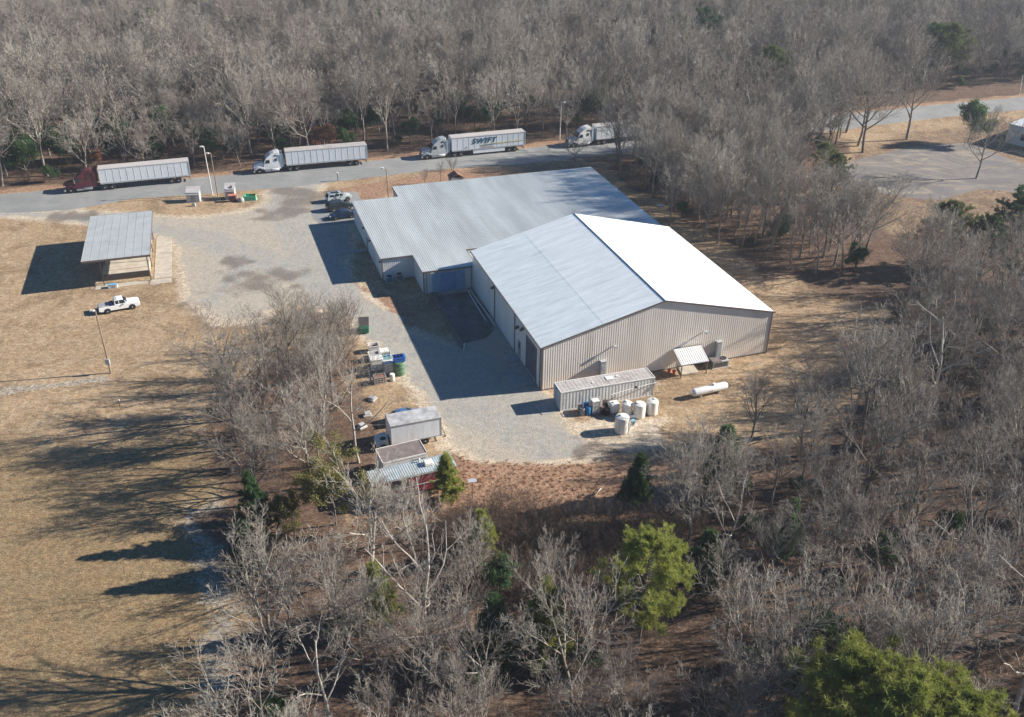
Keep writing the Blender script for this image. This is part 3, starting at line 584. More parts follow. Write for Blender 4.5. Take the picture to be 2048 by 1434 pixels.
# ---------------------------------------------------------------- shipping container
ct = thing('shipping_container', 'weathered white shipping container beside the gable wall with rusty stained roof', 'shipping container', (5.83, 92.38, 0), R(18.05))
CH = 2.65; cp = ((0, 0), (.35, 0), (.5, 1), (.85, 1), (1, 0))
MB().box(.06, 12.13, .06, 2.38, .12, CH - .06).build('body', M['container'], ct)
MB().ribs((.12, .045, 0), (1, 0, 0), (0, 0, 1), (0, -1, 0), 11.95, .42, .012, .16, CH - .1, cp).build('side_wall', M['container'], ct)
MB().ribs((.12, 2.395, 0), (1, 0, 0), (0, 0, 1), (0, 1, 0), 11.95, .28, .035, .16, CH - .1, cp).build('side_wall', M['container'], ct)
MB().ribs((.12, 0, CH - .055), (1, 0, 0), (0, 1, 0), (0, 0, 1), 11.95, .5, .010, .1, 2.34, cp).build('roof', M['container_roof'], ct)
b = MB()
for x in (0, 12.06):
    for y in (0, 2.31): b.box(x, x + .13, y, y + .13, 0, CH)
for z in (0, CH - .12):
    b.box(.13, 12.06, 0, .1, z, z + .12).box(.13, 12.06, 2.34, 2.44, z, z + .12).box(0, .1, .13, 2.31, z, z + .12).box(12.09, 12.19, .13, 2.31, z, z + .12)
b.build('frame', M['container'], ct)
for k in range(2):
    b = MB().box(-.02, .04, .14 + k * 1.09, 1.21 + k * 1.09, .14, CH - .14)
    for q in range(5): b.box(-.05, -.02, .2 + k * 1.09 + q * .2, .3 + k * 1.09 + q * .2, .2, CH - .2)
    d_ = b.build('door', M['container_end'], ct)
    b = MB()
    for y in (.38, .92): b.tube((-.07, y + k * 1.09, .1), (-.07, y + k * 1.09, CH - .1), .025, n=5)
    b.build('lock_rod', M['galv'], d_)
def text(name, s, size, m, parent, loc, rot, ext=.004, bold=0, shear=0, sx=1):
    cu = bpy.data.curves.new(name, 'FONT'); cu.body = s; cu.size = size; cu.extrude = ext; cu.offset = bold; cu.shear = shear
    cu.space_character = 1.18; cu.align_x = 'CENTER'; cu.align_y = 'CENTER'
    o = bpy.data.objects.new('tmp', cu); scene.collection.objects.link(o)
    dg = bpy.context.evaluated_depsgraph_get(); me = bpy.data.meshes.new_from_object(o.evaluated_get(dg)); bpy.data.objects.remove(o)
    me.materials.clear(); me.materials.append(m)
    t_ = bpy.data.objects.new(name, me); scene.collection.objects.link(t_); t_.parent = parent; t_.location = loc; t_.rotation_euler = rot; t_.scale = (sx, 1, 1); return t_
for k, z in enumerate((2.2, 1.9, 1.6, 1.3, 1.0, .7)):
    b = MB()
    b.box(.30, .34, -.004, .0, z, z + .18).box(.50, .54, -.004, 0, z, z + .18)
    if k % 2: b.box(.34, .50, -.004, 0, z + .14, z + .18)
    else: b.box(.34, .50, -.004, 0, z, z + .04)
    b.build('letter', M['text_grey'], ct)
for x0, x1, y0, y1 in ((6.3, 7.3, 1.1, 1.9), (4.3, 4.6, .9, 1.2), (7.7, 8.0, 1.5, 1.8), (2.6, 3.4, .05, .2), (3.7, 4.1, .03, .15)): MB().box(x0, x1, y0, y1, CH + .0, CH + .015).build('roof_patch', M['white_metal'], ct)
def Cw(x, y):
    c_, s_ = math.cos(R(18.05)), math.sin(R(18.05)); return (5.83 + x * c_ - y * s_, 92.38 + x * s_ + y * c_)
slab('ramp_plate', 'thin grey loading plate lying at the door end of the shipping container', [Cw(-.12, .1), Cw(-.12, 2.3), Cw(-2.6, 2.0), Cw(-2.3, -.1)], .06, M['concrete_grey'], 'plate')
# ---------------------------------------------------------------- vehicles
def wheel(parent, x, y, r, w_, out=-1, rim='rim', dual=False, n=20):
    """tyre with a rim child; out = side the dish faces (-1: towards -y)"""
    ww = w_ * (2.1 if dual else 1); h = ww / 2
    t_ = MB().lathe([(r * .6, -h), (r * .94, -h), (r, -h * .75), (r, h * .75), (r * .94, h), (r * .6, h)], (0, 0, 0), n, 'y').build('wheel', M['rubber'], parent, smooth=True)
    t_.location = (x, y, r)
    k = MB().lathe([(r * .60, out * h * .98), (r * .56, out * h * (.45 if dual else .8)), (r * .25, out * h * (.4 if dual else .75)), (r * .2, out * h * 1.02), (.01, out * h * 1.03)], (0, 0, 0), n, 'y')
    k.build('rim', M[rim], t_, smooth=True); return t_
def semi(label, pos, yaw, paint, body='trailer', ribs=True, skirt=None, brand=False, roofm='trailer_roof', aero=False, group='articulated trucks parked along the road'):
    t_ = thing('semi_truck', label, 'truck', pos, yaw, group)
    L, Wd, z0, z1 = 16.1, 2.6, 1.22, 4.05
    MB().box(0, L, .03, Wd - .03, z0, z1).build('trailer_body', M[body], t_, bevel=.03)
    b = MB()
    step = 1.22
    for k in range(1, 13):
        x = k * step + .1
        b.box(x - .025, x + .025, .008, .03, z0 + .25, z1 - .08)
    b.build('side_ribs', M['trailer'], t_)
    MB().box(0, L, -.005, .03, z0 - .02, z0 + .25).box(0, L, -.005, .03, z1 - .1, z1 + .02).box(0, .08, -.005, .03, z0, z1).box(L - .12, L + .03, -.01, .03, z0, z1).build('rail', M['galv'], t_)
    b = MB().box(0, L, .02, Wd - .02, z1, z1 + .03)
    b.build('trailer_roof', M[roofm], t_)
    MB().box(L, L + .05, 0, Wd, z0 - .05, z1 + .02).build('rear_frame', M['galv'], t_)
    MB().box(.5, L - .3, .7, .85, .85, z0).box(.5, L - .3, Wd - .85, Wd - .7, .85, z0).build('chassis', M['black'], t_)
    for y in (.5, Wd - .5): MB().box(3.9, 4.05, y - .06, y + .06, .15, z0).box(3.8, 4.15, y - .12, y + .12, .05, .15).build('landing_gear', M['trim_dark'], t_)
    if skirt: MB().box(4.6, 11.6, .06, .10, .42, z0).build('side_skirt', M[skirt], t_)
    b = MB().box(L - .25, L - .15, .3, Wd - .3, .45, .6).box(L - .22, L - .14, .6, .7, .5, z0).box(L - .22, L - .14, Wd - .7, Wd - .6, .5, z0)
    b.build('rear_bumper', M['trim_dark'], t_)
    for x in (12.55, 13.85):
        for y, o_ in ((.30, -1), (Wd - .30, 1)): wheel(t_, x, y, .52, .27, o_, dual=True)
    # tractor
    for x in (.62, 1.95):
        for y, o_ in ((.30, -1), (Wd - .30, 1)): wheel(t_, x, y, .52, .27, o_, dual=True)
    MB().box(-3.6, 2.6, .75, .95, .7, 1.0).box(-3.6, 2.6, Wd - .95, Wd - .75, .7, 1.0).box(.6, 2.0, .6, 2.0, 1.0, 1.18).build('tractor_frame', M['black'], t_)
    ins = lambda z: .06 + max(0, z - 2.4) * .09
    cabp = [(-4.35, .75), (-4.35, 2.05), (-3.85, 2.95), (-3.65, 3.15), (-2.9, 3.72), (-2.2, 3.98), (-1.25, 4.10), (-1.15, 4.0), (-1.05, .75)]
    cab = MB().side(cabp, .05, Wd - .05, ins).build('cab', M[paint], t_, bevel=.05)
    for y in (.12, Wd - .16): MB().box(-1.07, -.45, y, y + .04, 1.1, 3.75).build('cab_extender', M['container_end' if aero else paint], t_)
    hoodp = [(-6.25, .75), (-6.35, 1.35), (-6.2, 1.72), (-5.6, 1.93), (-4.33, 2.12), (-4.33, .75)]
    MB().side(hoodp, .42, Wd - .42, lambda z: max(0, z - 1.5) * .25).build('hood', M[paint], t_, bevel=.05)
    for y0, y1 in ((.06, .44), (Wd - .44, Wd - .06)):
        MB().side([(-6.15, .9), (-6.1, 1.25), (-5.75, 1.48), (-5.1, 1.52), (-4.6, 1.35), (-4.3, 1.3), (-4.3, .95), (-4.75, .95), (-4.95, 1.15), (-5.5, 1.17), (-5.8, .95)], y0, y1).build('fender', M[paint], t_, bevel=.02)
        hl = MB().box(-6.22, -6.05, y0 + .06, y1 - .02, 1.12, 1.36).build('headlight', M['white_metal'], t_)
    MB().box(-6.45, -6.1, .12, Wd - .12, .38, .78).build('bumper', M['chrome' if paint != 'maroon' else 'steel'], t_, bevel=.04)
    MB().box(-6.40, -6.2, .75, Wd - .75, .85, 1.6).build('grille', M['trim_dark'], t_)
    MB().add([(-4.37, .30, 2.10), (-4.37, Wd - .30, 2.10), (-3.87, Wd - .34, 2.98), (-3.87, .34, 2.98), (-4.42, .30, 2.12), (-4.42, Wd - .30, 2.12), (-3.92, Wd - .34, 3.0), (-3.92, .34, 3.0)],
             [(0, 1, 2, 3), (4, 7, 6, 5), (0, 4, 5, 1), (1, 5, 6, 2), (2, 6, 7, 3), (3, 7, 4, 0)]).build('windshield', M['glass'], t_)
    for sgn, y in ((-1, .05), (1, Wd - .05)):
        y_ = lambda z: y - sgn * (ins(z) - .012)
        def pane(nm, pts, mt):
            vs = [(x, y_(z), z) for x, z in pts] + [(x, y_(z) - sgn * .03, z) for x, z in pts]; n = len(pts)
            return MB().add(vs, [tuple(range(n)), tuple(range(n, 2 * n))[::-1]] + [(i, (i + 1) % n, n + (i + 1) % n, n + i) for i in range(n)]).build(nm, mt, t_)
        pane('window', [(-4.12, 2.02), (-3.75, 2.68), (-3.15, 2.70), (-3.15, 2.02)], M['glass'])
        pane('window', [(-2.15, 2.35), (-2.15, 2.85), (-1.7, 2.85), (-1.7, 2.35)], M['glass'])
        pane('window', [(-2.35, 3.28), (-2.1, 3.55), (-1.65, 3.55), (-1.65, 3.28)], M['glass'])
        MB().box(-4.4, -4.25, y + sgn * .16, y + sgn * .28, 1.9, 2.6).box(-4.36, -4.3, y - sgn * .1, y + sgn * .2, 2.5, 2.55).build('mirror', M['trim_dark'] if aero else M['chrome'], t_)
        MB().lathe([(.30, -2.95), (.33, -2.9), (.33, -1.5), (.30, -1.45)], (0, y - sgn * .28, .68), 14, 'x').build('fuel_tank', M['chrome'] if paint == 'maroon' else M['white_paint'], t_, smooth=True)
        MB().box(-4.25, -3.0, y - sgn * .02 - .03, y - sgn * .02 + .03, .4, .72).build('step', M['steel'], t_)
        wheel(t_, -5.25, y - sgn * .22, .52, .30, sgn)
        MB().tube((-.85, y - sgn * .35, .8), (-.85, y - sgn * .35, 3.6), .07, n=8).build('exhaust_pipe', M['chrome'], t_)
    return t_
tr = [((194.5, 339.7), 19.4), ((570, 304), 18.6), ((903.2, 277), 19.2)]
def tpos(px): a_ = at(*px, 4.05); return (a_.x, a_.y, .008)
semi('maroon cab hauling a white ribbed trailer with dirty roof at the roadside', tpos((194.5, 339.7)), R(19.6), 'maroon')
semi('white cab hauling a plain unlettered white trailer with grey roof at the roadside', tpos((570, 304)), R(18.2), 'white_paint', aero=True, roofm='container_roof')
t3 = semi('pale cab hauling a white trailer lettered SWIFT with teal and yellow stripes', tpos((903.2, 277)), R(19.2), 'silver_paint', brand=True, skirt='trailer', aero=True)
text('lettering', 'SWIFT', 1.55, M['text_teal'], t3, (6.9, -.012, 2.95), (math.pi / 2, 0, 0), .006, .045, .3, 1.05)
MB().add([(7.75, -.02, 3.55), (7.9, -.02, 3.55), (8.35, -.02, 3.9), (7.75, -.008, 3.55), (7.9, -.008, 3.55), (8.35, -.008, 3.9)], [(0, 1, 2), (5, 4, 3), (0, 3, 4, 1), (1, 4, 5, 2), (2, 5, 3, 0)]).build('emblem', M['text_teal'], t3)
MB().side([(6.2, 2.12), (7.0, 2.26), (15.9, 2.38), (15.9, 2.30), (7.6, 2.08), (6.6, 1.98)], -.018, -.006).build('stripe', M['stripe_yellow'], t3)
MB().side([(6.3, 1.92), (6.9, 2.1), (9.4, 2.22), (9.4, 2.08), (6.9, 1.90)], -.024, -.018).build('stripe', M['stripe_teal'], t3)
MB().side([(6.2, 1.56), (6.4, 1.66), (9.2, 1.68), (9.2, 1.56)], -.018, -.006).build('stripe', M['stripe_red'], t3)
MB().lathe([(.17, -.02), (.17, -.006)], (3.2, 0, 1.85), 12, 'y').build('emblem', M['steel'], t3)
semi('white truck and trailer at the roadside half hidden behind bare trees', (17.6, 196.9, .008), R(21.2), 'white_paint', aero=True, roofm='container_roof')
semi('white truck and trailer almost lost behind the thick bare copse, last of the row', (45.5, 207.4, .008), R(21.0), 'white_paint', aero=True, roofm='container_roof')

def car(name, label, rear, front, L, Wd, H, paint, kind, group=None):
    """placed by the ground points of its two wheels on the near (right-hand or left-hand) side"""
    rear, front = at(*rear), at(*front); d_ = (front - rear).normalized(); yaw = math.atan2(d_.y, d_.x); mid = (rear + front) / 2
    sgn = 1 if d_.x > 0 else -1      # driving right: near flank is local -y
    c_ = mid + Vector((-d_.y, d_.x, 0)) * sgn * (Wd / 2 - .12); t_ = thing(name, label, 'car' if kind != 'pickup' else 'pickup truck', (c_.x, c_.y, .006), yaw, group)
    h = Wd / 2; r = .34 if kind == 'sedan' else .38; wb = L * .30
    if kind == 'pickup':
        lo = [(-L / 2, .5), (-L / 2, 1.02), (-.62, 1.05), (-.60, 1.12), (1.0, 1.12), (1.1, 1.1), (L / 2 - .25, .98), (L / 2, .82), (L / 2, .42), (L / 2 - .5, .36), (-L / 2 + .3, .4)]
        cb = [(-.62, 1.08), (-.55, 1.72), (-.2, 1.80), (.55, 1.78), (1.15, 1.1)]
    elif kind == 'suv':
        lo = [(-L / 2 + .05, .4), (-L / 2, .9), (-L / 2 + .1, 1.05), (1.1, 1.08), (L / 2 - .3, .92), (L / 2, .7), (L / 2 - .05, .35), (-L / 2 + .3, .3)]
        cb = [(-L / 2 + .1, 1.02), (-L / 2 + .38, 1.58), (-L / 2 + .7, 1.68), (.35, 1.66), (1.2, 1.05)]
    else:
        lo = [(-L / 2 + .05, .35), (-L / 2, .8), (-L / 2 + .2, .95), (-1.5, .98), (1.0, .93), (L / 2 - .3, .78), (L / 2, .6), (L / 2 - .05, .3), (-L / 2 + .3, .25)]
        cb = [(-1.75, .94), (-1.05, 1.36), (-.5, 1.42), (.25, 1.38), (1.05, .9)]
    MB().side(lo, -h, h, lambda z: .04 if z < .9 else .07).build('body', M[paint], t_, bevel=.06, seg=2, smooth=True)
    top = max(z for x, z in cb); bel = min(z for x, z in cb); ins = lambda z: .10 + (z - bel) * .24
    MB().side(cb, -h, h, ins).build('cabin', M[paint], t_, bevel=.03)
    # glass: windshield, rear window, side windows
    def glassq(nm, quad, off):
        off = Vector(off); n = len(quad); MB().add([Vector(q) + off for q in quad] + [Vector(q) - off for q in quad], [tuple(range(n)), tuple(range(n, 2 * n))[::-1]] + [(i, (i + 1) % n, n + (i + 1) % n, n + i) for i in range(n)]).build(nm, M['glass'], t_)
    (xa1, za1), (xb1, zb1) = cb[-1], cb[-2]; f_ = lambda a, b, t: a + (b - a) * t
    def endq(p, q, nx):
        vs = []
        for t, s in ((.08, -1), (.08, 1), (.90, 1), (.90, -1)):
            x, z = f_(p[0], q[0], t), f_(p[1], q[1], t); vs.append((x + nx * .012, s * (h - ins(z) - .07), z + .008))
        return vs
    glassq('windshield', endq(cb[-1], cb[-2], 1), (.008, 0, .01)); glassq('rear_window', endq(cb[0], cb[1], -1), (-.008, 0, .004))
    for s in (-1, 1):
        xs0, xs1 = cb[1][0], cb[-2][0]
        segs = ((xs0 + .08, -.02), (.06, xs1 + .12)) if kind != 'suv' else ((xs0 + .12, -1.05), (-.95, -.08), (.0, xs1 + .12))
        for k, (u0, u1) in enumerate(segs):
            zl, zh = bel + .10, top - .12; ext = .32 if k == len(segs) - 1 else 0; bk = .12 if k == 0 and kind != 'pickup' else 0
            pts = [(u0 - bk, zl), (u1 + ext, zl), (u1, zh), (u0, zh)]
            vs = [(x, s * (h - ins(z) + .004), z) for x, z in pts] + [(x, s * (h - ins(z) - .03), z) for x, z in pts]
            MB().add(vs, [(0, 1, 2, 3), (7, 6, 5, 4), (0, 4, 5, 1), (1, 5, 6, 2), (2, 6, 7, 3), (3, 7, 4, 0)]).build('window', M['glass'], t_)
        for x in (-wb, wb):
            MB().lathe([(r + .07, -.02), (r + .07, .02)], (x, s * (h - .035), r), 18, 'y').build('wheel_arch', M['black'], t_)
            wheel(t_, x, s * (h - .11), r, .24, s)
        MB().box(L / 2 - .12, L / 2 + .0, s * (h - .42) - .16, s * (h - .42) + .16, .66, .80).build('headlight', M['white_metal'], t_)
        MB().box(-L / 2 - .01, -L / 2 + .08, s * (h - .2) - .1, s * (h - .2) + .1, .72, .95).build('taillight', M['red_paint'], t_)
        MB().box(xs1 + .18, xs1 + .32, s * (h + .08) - .09, s * (h + .08) + .09, bel + .08, bel + .22).build('mirror', M[paint], t_)
    MB().box(L / 2 - .06, L / 2 + .03, -h + .2, h - .2, .4, .56).build('bumper', M['trim_dark'], t_)
    if kind == 'pickup':
        MB().box(-L / 2 + .08, -.70, -h + .18, h - .18, .99, 1.065).build('bed_cover', M['grey_plastic'], t_)
        MB().box(-1.15, -.72, -h + .14, h - .14, 1.06, 1.16).build('toolbox', M['navy_paint'], t_, bevel=.02)
        MB().box(-L / 2 - .06, -L / 2 + .02, -h + .1, h - .1, .45, .62).build('bumper', M['steel'], t_)
        MB().box(-L / 2 - .015, -L / 2 + .01, -h + .3, h - .3, .68, .98).build('tailgate', M[paint], t_)
    if kind == 'suv':
        for s in (-1, 1): MB().tube((-1.7, s * (h - .38), 1.73), (.2, s * (h - .38), 1.73), .025, n=5).build('roof_rail', M['trim_dark'], t_)
        MB().box(-1.5, .0, -.42, .42, 1.672, 1.69).build('sunroof', M['glass'], t_)
    return t_
car('pickup_truck', 'white pickup truck with dark bed cover parked on the dry grass', (216.6, 627.3), (266, 618), 5.5, 1.9, 1.8, 'white_paint', 'pickup')
car('parked_car', 'silver car with roof rails, farthest of three cars beside the low building', (665, 406.5), (696, 401.5), 4.7, 1.9, 1.7, 'silver_paint', 'suv', 'cars parked by the low building')
car('parked_car', 'dark tall car in the middle of three cars beside the low building', (667, 424.5), (699, 418.5), 4.8, 1.9, 1.7, 'dark_paint', 'suv', 'cars parked by the low building')
car('parked_car', 'low dark blue sedan, nearest of three cars beside the low building', (703.5, 436), (671, 441), 4.7, 1.85, 1.42, 'navy_paint', 'sedan', 'cars parked by the low building')
car('parked_car', 'light blue car parked behind the grey box truck with its roof showing', (797, 852), (833, 843), 4.3, 1.75, 1.4, 'blue_paint', 'sedan')
# box truck, grey trailer, red trailer
t_ = thing('box_truck', 'old box truck with dull silver ribbed box and weathered grey roof', 'truck', (-13.25, 84.0, 0), R(19.8))
MB().box(0, 5.75, 0, 2.5, .85, 3.25).build('cargo_box', M['box_side'], t_, bevel=.02)
MB().ribs((.05, -.002, 0), (1, 0, 0), (0, 0, 1), (0, -1, 0), 5.65, .61, .006, .95, 3.1, ((0, 0), (.06, 1), (.12, 0), (1, 0))).build('side_panel', M['box_side'], t_)
MB().box(-.02, 5.77, -.02, 2.52, 3.25, 3.31).build('roof', M['box_roof'], t_, bevel=.03)
MB().box(-.03, .06, -.03, .06, .85, 3.3).box(5.7, 5.79, -.03, .06, .85, 3.3).box(-.03, .06, 2.45, 2.53, .85, 3.3).box(0, 5.8, -.035, .0, 3.1, 3.26).box(0, 5.8, -.035, 0, .82, .95).build('trim', M['steel'], t_)
MB().box(5.75, 5.8, .15, 2.35, .95, 3.15).build('rear_door', M['grey_plastic'], t_)
MB().box(-1.5, 5.9, .7, .85, .55, .85).box(-1.5, 5.9, 1.65, 1.8, .55, .85).build('chassis', M['black'], t_)
MB().path([(5.9, .1, .85), (6.3, .1, .55), (6.3, 2.4, .55), (5.9, 2.4, .85)], .045).path([(5.9, .1, .55), (6.3, .1, .55)], .045).build('rear_bumper', M['trim_dark'], t_)
for y, s in ((.3, -1), (2.2, 1)):
    wheel(t_, 3.9, y, .42, .24, s, dual=True); wheel(t_, -.85, y + s * .02, .40, .24, s)
MB().side([(-.2, .5), (-.2, 1.35), (-.9, 1.3), (-1.5, 1.1), (-1.6, .5)], .45, 2.05).build('hood', M['container_end'], t_, bevel=.05)
MB().lathe([(.02, 1.2), (.32, 1.22), (.34, 1.34), (.02, 1.36)], (-.75, .85, 0), 12).build('cap', M['black'], t_)
t_ = thing('office_trailer', 'small trailer with dark flat tarred roof and pale sides beside the box truck', 'trailer', (-13.35, 78.1, 0), R(23.5))
MB().box(0, 4.85, 0, 2.7, .4, 2.62).build('body', M['white_metal'], t_, bevel=.02)
MB().box(.02, 4.83, .02, 2.68, 2.62, 2.68).build('roof', M['tar_roof'], t_)
MB().box(-.04, 4.9, -.04, .03, 2.55, 2.74).box(-.04, .03, -.04, 2.74, 2.55, 2.74).box(4.83, 4.9, -.04, 2.74, 2.55, 2.74).box(-.04, 4.9, 2.67, 2.74, 2.55, 2.74).build('roof_edge', M['plastic_white'], t_)
MB().box(4.85, 4.95, .2, 2.5, .5, 2.5).build('end_panel', M['cyan_plastic'], t_)
MB().path([(3.2, -.05, .7), (3.2, -.05, 2.2), (4.6, -.05, 2.2), (4.6, -.05, .7)], .03, 4).build('door_frame', M['trim_dark'], t_)
MB().path([(-.5, 1.35, .45), (-1.3, 1.35, .45)], .05).path([(0, .6, .45), (-1.0, 1.35, .45)], .04).path([(0, 2.1, .45), (-1.0, 1.35, .45)], .04).build('tow_bar', M['steel'], t_)
for y, s in ((.12, -1), (2.58, 1)): wheel(t_, 2.3, y, .36, .2, s)
t_ = thing('food_trailer', 'long red trailer with pale ribbed metal roof and a white rooftop unit', 'trailer', (-14.0, 74.45, 0), R(22.6))
MB().box(0, 9.0, 0, 2.25, .45, 2.7).build('body', M['red_paint'], t_, bevel=.02)
MB().ribs((-.05, -.08, 2.72), (1, 0, 0), (0, 1, 0), (0, 0, 1), 9.1, .25, .03, 0, 2.42).build('roof', M['metal_roof'], t_)
MB().box(-.05, 9.06, -.09, -.03, 2.55, 2.72).box(-.05, 9.06, 2.28, 2.34, 2.55, 2.72).build('roof_edge', M['galv'], t_)
MB().box(.3, 8.6, -.06, -.01, 1.35, 1.43).build('trim', M['galv'], t_)
MB().box(1.2, 3.6, -.03, .01, 1.5, 2.3).build('window', M['glass'], t_)
MB().box(5.9, 6.8, .8, 1.6, 2.76, 3.15).build('rooftop_unit', M['plastic_white'], t_, bevel=.06)
MB().lathe([(.08, 2.7), (.08, 3.1), (.13, 3.12), (.02, 3.2)], (5.6, 1.9, 0), 10).build('roof_vent', M['plastic_white'], t_)
for x in (4.2, 5.1):
    for y, s in ((.12, -1), (2.13, 1)): wheel(t_, x, y, .36, .2, s)
# ---------------------------------------------------------------- tanks and drums by the container
def tank(label, px, r, h, m='tank_white', lidr=.22, name='storage_tank', grp='white tanks beside the shipping container', off=(.35, .1)):
    c_ = at(*px); c_.y += r * .8; o = thing(name, label, 'tank', tuple(c_), .3, grp)
    prof = [(r * .97, 0), (r, .06)]
    for k in range(6): prof += [(r, h * (.1 + k * .14)), (r * 1.012, h * (.13 + k * .14)), (r, h * (.16 + k * .14))]
    prof += [(r, h * .9), (r * .93, h * .95), (r * .55, h), (r * .3, h * 1.02), (.02, h * 1.03)]
    MB().lathe(prof, n=32).build('shell', M[m], o, smooth=True)
    MB().lathe([(lidr, h), (lidr, h * 1.0 + .10), (lidr * .8, h + .13), (.02, h + .14)], (off[0] * r, off[1] * r, 0), 16).build('lid', M[m], o, smooth=True)
    MB().lathe([(lidr * 1.12, h - .02), (lidr * 1.12, h + .05), (lidr * .98, h + .05)], (off[0] * r, off[1] * r, 0), 16).build('lid_ring', M['grey_plastic'], o)
    return o
tank('round white plastic tank at the far right end of the tank row', (1304, 831), .70, 1.85)
tank('round white plastic tank with broad shoulders directly left of the end tank', (1278.7, 837.5), .72, 1.85, off=(-.45, .25))
tank('slimmer round white plastic tank half behind the standing mixer tank', (1254, 834), .62, 1.75, off=(-.1, .4))
o = thing('storage_tank', 'squat square white tank in the row, shaded on its left side', 'tank', tuple(at(1232, 829)), R(18), 'white tanks beside the shipping container')
MB().box(-.65, .55, .1, 1.2, .05, 1.35).build('shell', M['tank_white'], o, bevel=.14, seg=3, smooth=True)
MB().lathe([(.2, 1.35), (.2, 1.45), (.02, 1.47)], (-.1, .6, 0), 14).build('lid', M['tank_white'], o)
o = tank('big upright mixer tank standing alone in front with motor and teal hopper', (1243.8, 868.5), .80, 2.15, lidr=.16, off=(-.25, .1), grp=None)
for k in range(4):
    a_ = .8 + k * math.pi / 2; MB().tube((.84 * math.cos(a_), .84 * math.sin(a_), 0), (.84 * math.cos(a_), .84 * math.sin(a_), 1.5), .05, n=5).build('leg', M['galv'], o)
MB().box(.55, 1.45, -.35, .05, 1.75, 1.98).build('motor', M['steel'], o, bevel=.04)
MB().lathe([(.17, 0.5), (.17, 1.0)], (0, -.2, 1.55), 14, 'x').build('motor_housing', M['grey_plastic'], o)
MB().add([(.9, -.6, 1.5), (1.45, -.6, 1.5), (1.45, -.1, 1.5), (.9, -.1, 1.5), (1.1, -.42, .8), (1.25, -.42, .8), (1.25, -.28, .8), (1.1, -.28, .8)], [(0, 1, 2, 3), (7, 6, 5, 4), (0, 4, 5, 1), (1, 5, 6, 2), (2, 6, 7, 3), (3, 7, 4, 0)]).build('hopper', M['cyan_plastic'], o)
MB().path([(.7, -.5, 1.7), (1.0, -.55, 1.5), (.75, -.5, .5), (.6, -.5, 0)], .05).build('pipe', M['white_metal'], o)
def drum(label, px, r, h, m, name='drum', grp='drums beside the shipping container', cat='drum', z=0):
    c_ = at(*px); c_.y += r * .8; o = thing(name, label, cat, (c_.x, c_.y, z), 0, grp)
    MB().lathe([(r * .95, 0), (r, .03), (r, h * .32), (r * 1.04, h * .34), (r, h * .36), (r, h * .65), (r * 1.04, h * .67), (r, h * .69), (r, h * .97), (r * .93, h)], n=20).build('body', M[m], o, smooth=True)
    MB().lathe([(r * .88, h), (r * .88, h + .02), (.02, h + .025)], n=20).build('lid', M[m], o); return o
drum('blue plastic drum in front, beside the white slatted crate', (1176, 831), .33, 1.05, 'drum_blue')
drum('blue plastic drum behind the other blue one, by the container side', (1172, 823), .33, 1.05, 'drum_blue')
drum('pale grey drum standing left of the blue drums', (1165, 832), .31, .95, 'grey_plastic')
drum('pale lidded drum half shaded against the container wall', (1160, 824), .31, .9, 'grey_plastic')
drum('dark drum among the clutter between crate and white tanks', (1205, 828), .3, .9, 'rust')
drum('dark drum with a light rim close beside the square white tank', (1214, 832), .32, .85, 'black')
o = drum('open dark drum with a tan hoop behind the clutter', (1210, 820), .33, 1.15, 'trim_dark')
def crate(label, c_, sx, sy, h, yaw, m='cage', inner='plastic_white', name='crate', cat='crate', grp=None, nx=4, nz=4, solid=True):
    o = thing(name, label, cat, tuple(c_), yaw, grp); x, y = sx / 2, sy / 2
    if solid: MB().box(-x + .05, x - .05, -y + .05, y - .05, .12, h - .06).build('liner', M[inner], o, bevel=.05)
    b = MB()
    for k in range(nx + 1):
        q = -x + sx * k / nx
        b.box(q - .025, q + .025, -y - .01, -y + .03, .1, h).box(q - .025, q + .025, y - .03, y + .01, .1, h)
        q = -y + sy * k / nx; b.box(-x - .01, -x + .03, q - .025, q + .025, .1, h).box(x - .03, x + .01, q - .025, q + .025, .1, h)
    for k in range(nz + 1):
        z = .1 + (h - .1) * k / nz
        b.box(-x, x, -y - .02, -y + .02, z - .025, z + .025).box(-x, x, y - .02, y + .02, z - .025, z + .025).box(-x - .02, -x + .02, -y, y, z - .025, z + .025).box(x - .02, x + .02, -y, y, z - .025, z + .025)
    b.build('cage', M[m], o); MB().box(-x, x, -y, y, 0, .1).build('pallet', M['cage'], o); return o
def bin_(label, c_, sx, sy, h, yaw, m='plastic_white', fill='rust', fz=.6, grp=None, name='bin'):
    o = thing(name, label, 'bin', tuple(c_), yaw, grp); x, y, w_ = sx / 2, sy / 2, .06
    MB().box(-x, x, -y, -y + w_, .08, h).box(-x, x, y - w_, y, .08, h).box(-x, -x + w_, -y + w_, y - w_, .08, h).box(x - w_, x, -y + w_, y - w_, .08, h).box(-x, x, -y, y, 0, .08).build('body', M[m], o)
    MB().box(-x - .03, x + .03, -y - .03, -y, h - .08, h).box(-x - .03, x + .03, y, y + .03, h - .08, h).box(-x - .03, -x, -y, y, h - .08, h).box(x, x + .03, -y, y, h - .08, h).build('rim', M[m], o)
    MB().box(-x + w_, x - w_, -y + w_, y - w_, .08, h * fz).build('contents', M[fill], o); return o
Y0 = R(19)
crate('white slatted crate against the container between blue drums and dark clutter', at(1191, 828) + Vector((0, .5, 0)), 1.15, 1.0, 1.75, Y0, nx=2, nz=3)
o = MB().path([Cw(6.0, -1.0) + (1.9,), Cw(9.5, -.45) + (1.95,)], .05).path([Cw(9.5, -.45) + (1.95,), Cw(12.4, .0) + (1.9,)], .04).build('pipe_run', M['galv']); tag(o, 'long thin grey pipe run laid above the white tanks along the container', 'pipe')
for x in (6.0, 9.5): pass
